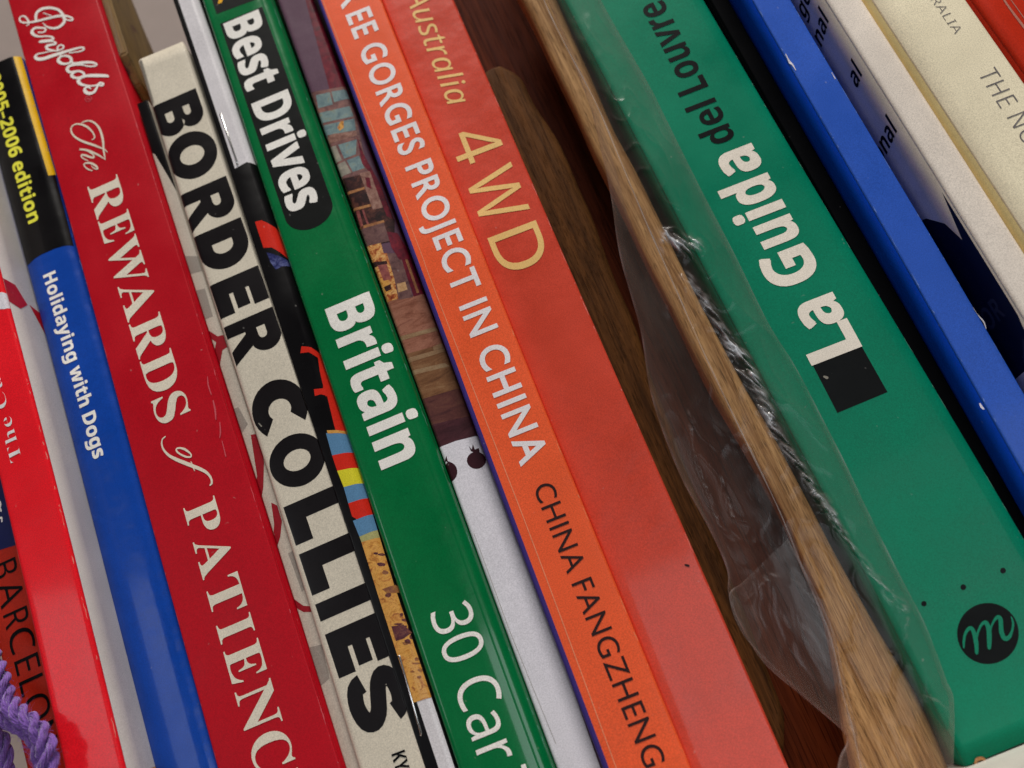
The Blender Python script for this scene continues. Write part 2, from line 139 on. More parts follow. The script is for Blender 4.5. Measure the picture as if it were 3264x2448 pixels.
    'S': [850,"274,362 283,325 290,292 287,292 308,285 364,271 418,266 473,272 530,288 556,300 553,298 554,303 554,306 554,305 542,319 524,335 494,350 439,368 375,389 312,411 241,436 167,473 103,522 47,588 13,686 25,788 70,874 145,946 238,988 335,1010 431,1018 525,1009 613,985 701,942 769,867 798,800 810,766 550,674 540,702 535,721 539,718 521,725 475,737 429,742 378,737 323,725 295,714 291,709 287,701 287,714 282,733 292,724 313,707 346,691 402,672 465,651 528,629 600,604 676,565 741,510 794,442 826,354 826,260 796,166 724,80 628,30 526,2 422,-10 318,-1 215,25 113,78 42,172 16,254 6,298"],
  }),
  'seriflight': (455, {
    'C': [491,"257,0 225,2 196,8 168,16 143,29 120,46 99,64 81,85 66,109 53,136 45,165 39,195 37,228 39,261 45,291 53,319 66,346 81,369 100,391 121,409 145,425 170,438 198,447 227,453 259,454 282,453 306,448 334,441 364,429 389,423 416,434 426,454 426,454 426,319 427,319 417,343 401,370 383,394 363,415 333,437 301,450 265,454 224,448 191,427 164,395 146,350 136,294 133,226 136,162 149,110 168,68 196,37 234,18 278,13 307,15 335,23 363,35 390,52 415,73 429,90 432,88 415,66 388,42 360,24 329,11 294,3"],
    'T': [446,"103,11 103,7 116,8 135,13 150,23 160,37 165,57 167,81 167,444 149,444 114,441 83,430 57,411 37,386 24,355 20,329 22,329 22,444 399,444 399,328 403,328 395,363 377,398 349,424 313,440 270,444 252,444 252,81 254,56 259,37 268,22 284,13 303,8 317,7 317,11"],
    'e': [323,"154,1 131,3 110,9 91,19 74,34 59,51 47,74 38,98 32,126 30,157 32,185 38,212 48,235 60,257 76,274 93,289 113,299 134,305 157,307 190,303 218,292 241,272 254,254 264,231 270,204 272,173 272,177 105,177 112,109 129,67 159,40 199,31 229,37 255,54 271,71 270,71 256,50 233,29 209,13 183,4","105,181 212,181 212,216 204,281 187,302 161,308 135,301 117,279 108,246 105,203"],
    'h': [403,"29,11 29,8 54,18 63,55 63,400 56,435 41,447 30,449 30,444 137,444 138,242 175,281 195,295 218,304 243,307 277,302 300,285 314,255 319,211 319,55 327,19 343,9 352,7 352,11 213,11 213,5 209,5 238,18 246,55 246,218 239,263 224,278 203,282 179,277 157,263 137,239 137,55 144,20 160,9 169,7 169,11"],
    'i': [221,"101,373 85,376 73,384 64,397 61,412 64,428 73,441 85,449 101,452 116,449 129,441 137,428 140,412 137,397 128,384 116,376","29,11 29,8 54,18 63,55 63,253 57,294 31,301 31,299 137,299 137,55 144,18 169,8 169,11"],
    'n': [403,"29,11 29,8 54,18 63,55 63,254 56,290 40,301 30,303 30,299 137,299 139,243 175,282 195,296 217,304 243,307 277,302 300,285 314,255 319,211 319,55 327,19 343,9 352,7 352,11 213,11 213,5 209,5 238,18 246,55 246,218 239,263 224,278 203,282 179,277 157,263 137,239 137,55 144,20 160,9 169,7 169,11"],
    's': [311,"151,1 134,3 113,8 90,17 72,20 53,13 45,2 47,2 47,94 45,94 51,75 63,51 79,31 97,17 118,6 140,4 165,7 186,18 199,35 203,58 198,81 184,100 162,115 112,140 91,151 75,163 63,176 55,190 50,204 48,220 51,244 59,265 73,283 91,296 114,305 141,308 164,305 196,297 204,295 214,294 230,299 236,308 233,308 233,233 236,233 230,249 218,269 204,285 187,298 169,305 149,307 127,305 108,294 98,278 94,258 106,225 141,202 186,179 206,169 221,157 232,145 240,132 244,115 246,95 243,68 234,44 220,26 201,12 179,4"],
    'u': [397,"131,1 106,4 87,11 74,24 64,42 59,67 57,97 57,249 49,288 34,301 22,303 22,299 131,299 131,72 142,39 158,27 177,25 200,28 220,40 239,62 239,249 231,290 213,302 200,303 200,299 313,299 313,69 322,30 349,22 349,23 330,22 298,18 262,11 239,4 237,64 208,34 195,22 181,13 165,6 148,2"],
  }),
  'sansthin': (480, {
    'A': [449,"15,10 194,472 235,472 413,10 373,10 315,158 111,158 54,10","124,192 304,192 245,350 240,370 231,399 214,437 193,381 184,350"],
    'E': [394,"75,10 75,470 323,470 323,436 116,436 116,267 311,267 311,234 116,234 116,43 323,43 323,10"],
    'H': [518,"75,10 75,470 116,470 116,267 381,267 381,470 422,470 422,10 381,10 381,234 116,234 116,10"],
    'I': [248,"37,10 37,27 93,40 93,439 37,453 37,470 190,470 190,453 134,439 134,40 190,27 190,10"],
    'L': [372,"75,10 75,470 116,470 116,44 325,44 325,10"],
    'N': [531,"75,10 75,470 130,470 386,73 405,73 402,116 400,162 399,209 399,470 435,470 435,10 380,10 123,408 105,408 109,340 111,268 111,10"],
    'O': [545,"263,3 228,5 197,11 169,20 144,33 123,49 104,68 88,89 74,115 65,143 57,173 52,206 51,241 52,276 57,308 65,338 74,366 87,391 104,412 123,431 144,448 169,461 197,469 228,475 263,477 297,475 327,469 354,461 379,447 401,432 419,413 435,392 449,366 459,338 467,308 472,276 474,240 472,205 467,173 459,142 449,114 436,89 419,68 400,49 379,33 354,20 326,11 296,5","263,36 303,39 337,50 367,67 390,92 408,122 420,157 427,197 430,240 427,284 420,323 408,358 390,388 367,413 338,430 303,441 263,444 223,441 189,430 159,413 135,388 117,358 104,324 97,284 95,240 97,197 104,156 117,122 135,92 159,67 188,50 223,39"],
    'R': [438,"75,10 75,470 197,470 238,467 272,461 301,451 323,438 340,420 352,399 359,373 362,343 360,320 356,301 349,284 340,270 329,257 317,247 262,219 390,10 343,10 227,208 116,208 116,10","116,239 197,239 235,242 265,250 290,264 307,285 317,311 320,340 316,372 305,397 287,415 262,427 231,435 194,437 116,437"],
    'S': [389,"166,3 93,9 44,23 44,60 92,44 169,36 203,38 232,46 255,58 273,76 284,98 287,124 276,169 237,201 168,231 139,242 115,255 95,269 79,283 63,305 54,331 50,364 52,386 58,406 68,423 81,439 97,451 118,462 141,470 166,475 193,476 264,469 313,453 301,421 255,436 192,443 163,441 138,434 117,422 104,405 94,386 91,363 102,318 139,285 202,258 273,224 290,213 302,200 313,186 320,170 325,150 327,128 324,100 317,76 303,54 285,37 262,22 233,12 202,6"],
    'T': [394,"166,10 166,436 17,436 17,470 356,470 356,436 207,436 207,10"],
    'U': [511,"243,3 203,6 168,14 138,29 114,49 96,73 81,102 73,135 70,171 70,470 111,470 111,169 114,131 126,97 145,71 171,51 206,39 246,36 278,38 307,45 330,57 349,73 366,102 377,133 380,169 380,470 420,470 420,169 418,138 411,110 401,85 386,61 367,42 343,25 323,15 299,9 273,5"],
  }),
  'gillb': (720, {
    'A': [705,"374,705 280,705 -29,-19 113,-19 199,182 464,182 555,-19 696,-19","327,488 407,308 252,308"],
    'C': [746,"675,648 618,671 576,685 534,697 496,704 459,709 421,710 314,698 220,661 141,603 80,527 42,435 29,331 38,251 70,170 122,94 197,31 295,-12 415,-28 469,-26 516,-20 560,-10 599,2 637,17 682,39 682,191 615,152 577,134 538,119 500,109 462,102 426,100 352,109 290,131 239,167 201,215 177,273 168,340 177,406 201,464 240,513 290,550 352,573 422,582 458,580 494,574 532,566 568,552 607,535 675,498"],
    'E': [538,"481,701 56,701 56,-19 490,-19 490,107 192,107 192,281 471,281 471,407 192,407 192,575 481,575"],
    'G': [778,"692,355 425,355 425,229 556,229 556,122 542,117 514,111 485,105 456,101 428,100 354,109 292,131 241,168 203,215 179,273 170,340 179,406 203,463 240,512 290,549 348,573 415,582 453,580 493,574 532,566 571,553 611,537 678,503 678,646 616,671 572,686 531,698 494,705 455,709 415,710 312,698 220,661 142,603 83,528 45,438 31,337 43,237 82,148 140,75 217,19 309,-16 412,-28 460,-27 505,-22 548,-15 591,-3 636,11 692,34"],
    'H': [767,"672,701 536,701 536,404 192,404 192,701 56,701 56,-19 192,-19 192,278 536,278 536,-19 672,-19"],
    'I': [288,"193,701 57,701 57,-19 193,-19"],
    'J': [288,"193,701 57,701 57,21 55,-34 48,-73 34,-98 9,-113 -38,-118 -85,-118 -60,-246 -13,-249 52,-240 107,-217 146,-179 174,-129 189,-72 193,-9"],
    'N': [819,"725,701 595,701 598,196 161,701 55,701 55,-19 185,-19 182,483 613,-19 725,-19"],
    'O': [861,"26,341 37,246 73,159 129,84 206,24 300,-15 409,-28 522,-15 617,24 694,83 751,159 786,246 797,341 785,438 750,525 693,601 615,659 521,697 411,710 302,697 209,659 131,601 74,526 38,438","165,341 174,407 198,465 235,513 284,550 344,573 411,582 479,573 539,550 588,513 625,465 649,407 658,341 649,275 625,217 588,169 539,132 479,109 411,100 344,109 284,132 235,169 198,217 174,275"],
    'P': [548,"51,701 51,-19 187,-19 187,276 271,276 346,283 408,304 457,336 492,379 513,430 519,486 513,542 494,594 460,639 414,672 355,694 284,701","187,575 282,575 323,570 350,556 368,538 376,515 380,490 376,459 363,435 343,417 315,407 278,402 187,402"],
    'R': [642,"58,701 58,-19 194,-19 194,277 215,277 238,275 257,269 280,256 307,230 341,189 381,130 477,-19 640,-19 527,145 502,186 478,224 454,258 428,289 401,316 395,321 403,325 434,349 459,378 478,412 489,450 492,491 485,551 462,603 425,646 376,676 318,695 250,701","194,579 237,579 284,574 317,563 337,547 349,524 353,495 350,467 340,442 320,423 287,409 237,403 194,403"],
    'S': [496,"418,654 379,677 347,692 313,701 280,708 247,710 184,704 130,685 84,657 50,616 29,566 21,508 45,419 103,354 178,304 247,260 297,215 315,164 310,144 295,122 266,105 223,98 194,101 166,108 137,122 109,139 83,162 29,219 25,44 63,18 94,2 127,-12 161,-21 197,-26 236,-28 292,-22 342,-2 385,29 418,70 438,120 445,177 421,277 363,347 289,397 218,438 169,478 151,523 156,546 173,565 201,579 240,584 265,582 292,576 323,564 354,545 418,491"],
    'T': [642,"606,701 -2,701 -2,575 234,575 234,-19 370,-19 370,575 606,575"],
  }),
}
BOOKS = {
  'barcelona': dict(x0=-135.41, d=-6, lean=3.2, w=18.5, prints=[
    ["title_lettering","letters","ink_black","sans",[["B",3.04,-7.97,3.01,-4.33,6.21],["A",3.0,-2.94,2.96,3.02,6.15],["R",2.95,4.56,2.93,8.29,6.09],["C",2.92,9.18,2.89,14.71,6.04],["E",2.88,16.11,2.86,19.58,5.99],["L",2.85,21.08,2.82,24.63,5.94],["O",2.82,25.27,2.78,30.94,5.89],["N",2.77,32.19,2.75,36.31,5.83]]],
    ["navy_panel","poly","navy",0,[[[-0.1,-38.97],[20.22,-39.54],[15.28,-9.88],[0.65,-11.91]]]],
    ["panel_writing","stroke","ink_white",1,[[[8.7,-23.67,0.44],[9.0,-22.29,0.53],[8.71,-21.45,0.35],[8.72,-20.46,0.44]],[[7.65,-18.76,0.53],[8.42,-18.79,0.44],[8.26,-17.74,0.35]]]],
  ]),
  'red_cuisine': dict(x0=-115.96, d=12, lean=2.39, w=12.48, prints=[
    ["title_lettering","text","ink_pale","seriflight","The Cuisine",[6.36,-22.91,5.76,-60.71],2.82],
    ["white_head","poly","white_cover",0,[[[-2.16,-108.35],[16.21,-110.73],[13.01,-73.92],[9.57,-74.73],[-7.59,-79.64]]]],
    ["white_label","poly","paper_white",1,[[[6.25,-67.5],[11.33,-66.74],[12.62,-65.92],[12.42,-61.75],[11.14,-61.84],[5.55,-64.21]]]],
  ]),
  'dogs_guide': dict(x0=-103.75, d=0, lean=2.296, w=14.02, prints=[
    ["black_panel","poly","gloss_black",0,[[[-1.37,-157.8],[14.7,-149.95],[13.43,-81.15],[12.46,-81.48],[9.18,-82.07],[6.81,-82.06],[5.24,-82.1],[0.06,-81.25],[-13.53,-85.31]]]],
    ["yellow_stripe","poly","yellow",1,[[[12.29,-150.06],[14.72,-148.74],[14.5,-105.35],[12.47,-104.96]]]],
    ["edition_lettering","text","ink_yellow","boldx","2005\u20132006 edition",[3.73,-145.03,3.97,-92.58],3.68],
    ["title_lettering","text","ink_white","boldx","Holidaying with Dogs",[4.01,-75.75,4.51,-21.53],3.34],
  ]),
  'patience': dict(x0=-89.49, d=1, lean=1.846, w=24.95, prints=[
    ["title_lettering","letters","ink_cream","serif",[["R",7.12,-95.59,7.26,-84.63,8.56],["E",7.27,-84.03,7.37,-76.37,8.51],["W",7.38,-75.92,7.56,-62.24,8.45],["A",7.55,-63.09,7.69,-52.38,8.38],["R",7.7,-51.69,7.83,-41.45,8.32],["D",7.84,-40.91,7.97,-30.86,8.27],["S",7.99,-29.56,8.08,-22.62,8.21]]],
    ["title_lettering","letters","ink_cream","serif",[["P",8.27,-0.89,8.21,6.69,7.74],["A",8.2,7.72,8.13,16.88,7.87],["T",8.13,17.99,8.06,26.1,8.0],["I",8.05,27.72,8.02,32.0,8.1],["E",8.01,33.69,7.95,41.4,8.2],["N",7.94,42.84,7.87,52.21,8.33],["C",7.86,53.2,7.8,60.62,8.46],["E",7.79,62.15,7.74,69.07,8.57]]],
    ["maker_lettering","stroke","ink_white",0,[[[3.26,-156.52,0.27],[4.01,-156.74,0.45],[4.22,-157.65,0.54],[3.73,-159.56,0.5],[3.03,-160.46,0.45],[2.01,-160.24,0.45],[1.97,-158.86,0.5],[2.86,-157.88,0.54],[4.32,-157.21,0.59],[6.18,-156.58,0.68],[8.48,-156.1,0.77],[10.77,-155.62,0.81],[12.66,-155.15,0.85],[14.27,-154.35,0.76],[15.64,-153.36,0.58],[16.54,-152.11,0.49],[16.31,-151.55,0.49],[15.33,-152.08,0.4],[14.54,-152.94,0.36],[13.91,-153.66,0.31]],[[10.93,-156.29,0.27],[9.96,-157.33,0.27],[8.99,-158.36,0.27]],[[6.4,-156.47,0.68],[6.52,-157.92,0.77],[7.11,-159.38,0.9],[8.36,-159.99,1.0],[9.74,-159.87,0.95],[11.55,-159.01,0.81],[13.2,-157.47,0.77],[14.01,-155.76,0.77],[14.37,-153.92,0.81],[14.09,-152.3,0.9],[12.98,-151.39,0.94],[11.53,-151.17,0.85],[10.09,-151.82,0.67],[8.95,-152.94,0.45],[8.27,-154.32,0.27],[8.02,-154.96,0.18]],[[6.04,-152.38,0.45],[7.28,-151.71,0.49],[8.14,-152.0,0.54],[8.14,-152.88,0.54],[6.92,-153.66,0.58],[5.68,-154.33,0.76],[4.61,-154.03,0.9],[4.3,-153.07,0.94],[4.9,-151.74,0.76],[6.24,-150.64,0.54],[7.86,-149.9,0.49],[9.22,-148.92,0.54],[9.69,-147.92,0.58],[8.79,-147.9,0.67],[7.14,-148.49,0.76],[5.66,-148.96,0.76],[7.08,-148.2,0.67],[8.69,-147.46,0.49],[9.7,-146.67,0.49],[9.89,-145.83,0.62],[8.59,-146.16,0.76],[7.25,-146.38,0.89],[7.2,-145.29,0.75],[8.18,-144.4,0.53],[9.51,-143.32,0.44],[10.46,-143.18,0.44],[11.55,-143.21,0.49],[11.76,-144.09,0.49],[11.02,-144.73,0.49],[10.17,-144.45,0.53],[9.91,-143.35,0.58]],[[12.85,-140.8,0.4],[14.3,-140.27,0.4],[15.94,-139.76,0.49],[17.06,-139.9,0.57],[16.78,-140.78,0.57],[14.93,-141.28,0.71],[12.66,-141.64,0.88],[10.38,-142.0,1.02],[7.7,-142.32,1.11],[5.4,-142.57,1.11],[3.79,-143.31,1.02],[3.26,-144.45,0.8],[4.16,-144.95,0.53],[5.85,-144.54,0.4],[8.08,-143.96,0.31],[9.16,-143.51,0.27]],[[10.2,-141.24,0.53],[11.03,-140.55,0.44],[12.07,-140.0,0.71],[12.79,-138.88,0.75],[12.62,-137.76,0.79],[11.66,-137.42,0.66],[10.24,-138.05,0.79],[9.35,-139.26,0.93],[9.4,-140.32,0.84],[10.48,-140.72,0.62],[12.1,-140.1,0.49],[12.93,-137.84,0.48],[12.9,-136.88,0.57],[14.29,-136.15,0.75],[16.07,-135.44,0.88],[17.97,-134.43,0.74],[19.21,-133.17,0.52],[18.71,-132.71,0.48],[16.96,-133.52,0.44],[15.34,-134.86,0.39],[13.96,-135.59,0.44]],[[15.47,-135.4,0.66],[13.66,-135.99,0.79],[12.0,-136.39,0.92],[10.96,-135.73,0.97],[11.32,-134.34,0.79],[12.58,-133.92,0.53],[13.99,-133.29,0.61],[14.89,-132.21,0.66],[15.06,-131.29,0.65],[14.41,-131.03,0.57]],[[15.19,-131.82,0.48],[14.16,-133.2,0.57],[12.7,-133.61,0.74],[11.72,-133.17,0.96],[11.95,-132.09,0.83],[13.1,-131.24,0.65],[14.78,-130.96,0.78],[16.89,-130.08,1.0],[18.95,-128.99,1.04],[20.8,-127.89,0.87],[21.26,-127.41,0.56]],[[15.67,-130.61,0.87],[13.99,-130.9,0.96],[12.94,-130.14,1.0],[13.45,-128.68,0.87],[14.72,-127.54,0.56],[16.41,-126.54,0.48],[17.68,-126.22,0.52],[18.52,-126.49,0.61],[19.32,-125.83,0.61],[18.99,-125.29,0.61],[18.0,-125.94,0.56],[17.25,-125.27,0.74],[16.26,-124.37,0.86],[14.94,-124.48,0.95],[13.98,-125.69,0.95],[14.15,-126.78,0.74],[15.11,-126.75,0.48],[15.66,-125.86,0.35]]]],
    ["registered_mark","stroke","ink_rose",0,[[[13.86,-123.99,0.17],[14.88,-123.46,0.17],[15.1,-122.4,0.17],[13.95,-122.02,0.17],[13.26,-123.13,0.17],[13.86,-123.99,0.17]],[[13.87,-123.28,0.3],[14.56,-122.57,0.3]]]],
    ["small_lettering","stroke","ink_cream",0,[[[11.96,-109.49,0.27],[12.42,-109.53,0.31],[12.81,-109.99,0.35],[12.76,-111.34,0.39],[12.19,-113.11,0.47],[11.33,-114.62,0.58],[10.17,-115.83,0.49],[8.89,-116.55,0.41],[7.72,-116.35,0.37],[7.19,-115.28,0.41],[7.36,-113.45,0.47],[8.44,-111.44,0.57],[10.16,-109.36,0.67],[11.94,-107.59,0.61],[13.32,-106.03,0.47],[14.35,-104.85,0.35],[15.01,-103.53,0.14]],[[10.31,-115.95,0.23],[11.17,-116.25,0.37],[12.43,-115.93,0.41],[13.54,-114.96,0.49],[14.43,-113.15,0.55],[14.81,-111.09,0.59],[14.8,-108.83,0.61],[14.6,-106.95,0.59],[14.21,-105.18,0.53],[14.0,-103.45,0.45],[13.81,-101.6,0.18]],[[13.81,-101.6,0.14],[12.68,-103.47,0.45],[11.35,-105.2,0.55],[9.78,-106.92,0.61],[7.88,-108.22,0.47],[9.22,-107.34,0.31],[10.4,-105.82,0.31],[11.08,-104.55,0.35],[10.98,-103.69,0.51],[9.96,-104.47,0.61],[8.82,-105.7,0.57],[8.04,-106.1,0.45],[7.97,-105.36,0.37],[8.51,-104.43,0.32],[9.36,-103.41,0.18]],[[9.82,-101.68,0.14],[10.04,-100.79,0.24],[10.71,-99.94,0.34],[11.17,-99.83,0.4],[10.93,-100.86,0.55],[9.96,-102.26,0.59],[8.82,-102.97,0.51],[8.05,-102.97,0.38],[8.05,-102.06,0.32],[8.73,-100.81,0.36],[9.6,-99.92,0.26]]]],
    ["small_lettering","stroke","ink_cream",0,[[[12.45,-14.51,0.54],[11.49,-15.25,0.45],[10.66,-15.42,0.39],[10.57,-14.75,0.41],[11.23,-13.65,0.41],[12.28,-12.57,0.43],[13.3,-12.06,0.39],[13.55,-12.6,0.32],[13.13,-13.5,0.45],[12.45,-14.51,0.54]],[[8.83,-19.51,0.31],[8.04,-19.15,0.32],[7.6,-18.23,0.36],[7.61,-16.7,0.45],[8.43,-14.71,0.62],[9.87,-12.95,0.8],[11.54,-11.3,0.89],[13.04,-9.82,0.85],[14.4,-8.52,0.8],[15.7,-7.04,0.67],[16.35,-5.66,0.53],[16.48,-4.62,0.49],[16.29,-3.82,0.49],[15.83,-3.54,0.35]],[[13.07,-10.91,0.16],[13.16,-9.87,0.35],[13.3,-8.37,0.14]]]],
    ["scuff_mark","stroke","ink_rose",0,[[[22.72,-29.65,0.19],[22.29,-27.47,0.33],[22.33,-24.87,0.22]],[[22.31,-23.16,0.3],[22.11,-20.71,0.44],[21.63,-18.4,0.26]],[[22.29,-17.26,0.22],[21.8,-14.97,0.36],[21.2,-13.59,0.18]],[[21.5,-12.63,0.18],[21.29,-8.62,0.25]]]],
  ]),
  'collie_booklet': dict(x0=-64.3, d=-2, lean=1.5, w=3.2, prints=[
    ["cover_print","multi",[["gloss_black",0,[[-3.9,-126.6],[5.14,-121.92],[6.76,-102.27],[9.08,-78.62],[4.74,-77.22],[2.4,-91.19],[0.71,-99.96],[-3.75,-105.42]]],["print_grey",0,[[-1.46,-67.39],[4.24,-64.65],[3.91,-60.46],[-2.23,-61.47]]],["print_grey",0,[[-1.13,-56.19],[2.47,-55.42],[2.21,-47.13],[-1.47,-47.48]]],["maroon_print",0,[[-1.13,-45.71],[1.8,-41.37],[4.6,-40.98],[4.51,-37.85],[1.86,-37.28],[-0.13,-33.3],[-0.67,-37.11],[0.97,-39.95],[-1.28,-43.72]]],["print_grey",0,[[-1.11,-21.56],[1.26,-21.35],[2.15,-16.27],[0.07,-14.68],[-1.5,-17.49]]],["maroon_print",0,[[2.04,-13.38],[3.91,-12.96],[3.02,-5.51],[1.09,0.12],[-0.89,4.03],[-3.02,4.64],[-3.85,3.53],[0.47,-2.97]]],["maroon_print",0,[[1.74,4.35],[2.89,5.64],[2.83,9.53],[1.41,12.8],[-0.28,15.14],[-0.7,13.43],[0.91,9.48]]],["maroon_print",0,[[-1.02,25.35],[-0.11,27.21],[1.68,29.8],[4.26,31.06],[3.89,32.18],[1.27,31.08],[-0.62,28.83]]],["print_grey",0,[[0.21,38.9],[3.01,39.35],[2.37,46.79],[-0.47,47.69]]],["print_grey",0,[[1.93,17.23],[3.48,17.14],[4.03,26.01],[2.29,26.75]]]]],
  ]),
  'border_collies': dict(x0=-60.75, d=0, lean=1.105, w=13.63, prints=[
    ["title_lettering","letters","ink_black_gloss","heavy",[["B",-0.27,-113.37,-0.11,-101.61,13.47],["O",-0.1,-100.8,0.09,-86.01,13.42],["R",0.13,-83.09,0.29,-70.91,13.36],["D",0.31,-69.58,0.47,-57.13,13.31],["E",0.51,-54.44,0.64,-44.42,13.26],["R",0.68,-41.96,0.82,-30.71,13.21],["C",0.92,-23.41,1.09,-10.52,13.13],["O",1.12,-8.54,1.28,4.26,13.08],["L",1.32,7.21,1.45,16.8,13.02],["L",1.48,18.95,1.61,28.85,12.98],["I",1.64,30.93,1.69,34.92,12.95],["E",1.73,37.91,1.86,47.84,12.91],["S",1.87,48.66,2.03,60.92,12.86]]],
    ["author_lettering","text","ink_black","bold","KY",[7.39,66.35,7.24,70.03],2.97],
    ["scuff_mark","stroke","scuff_grey",1,[[[1.62,-14.55,0.18],[2.03,-13.54,0.33]],[[0.09,-3.16,0.18],[0.17,-2.65,0.18]]]],
    ["worn_edge","poly","scuff_grey",0,[[[0.23,-130.03],[1.26,-129.9],[0.99,-115.27],[0.24,-113.44],[0.01,-114.11]]]],
  ]),
  'magazine': dict(x0=-46.84, d=0.4, lean=0.9, w=6.81, prints=[
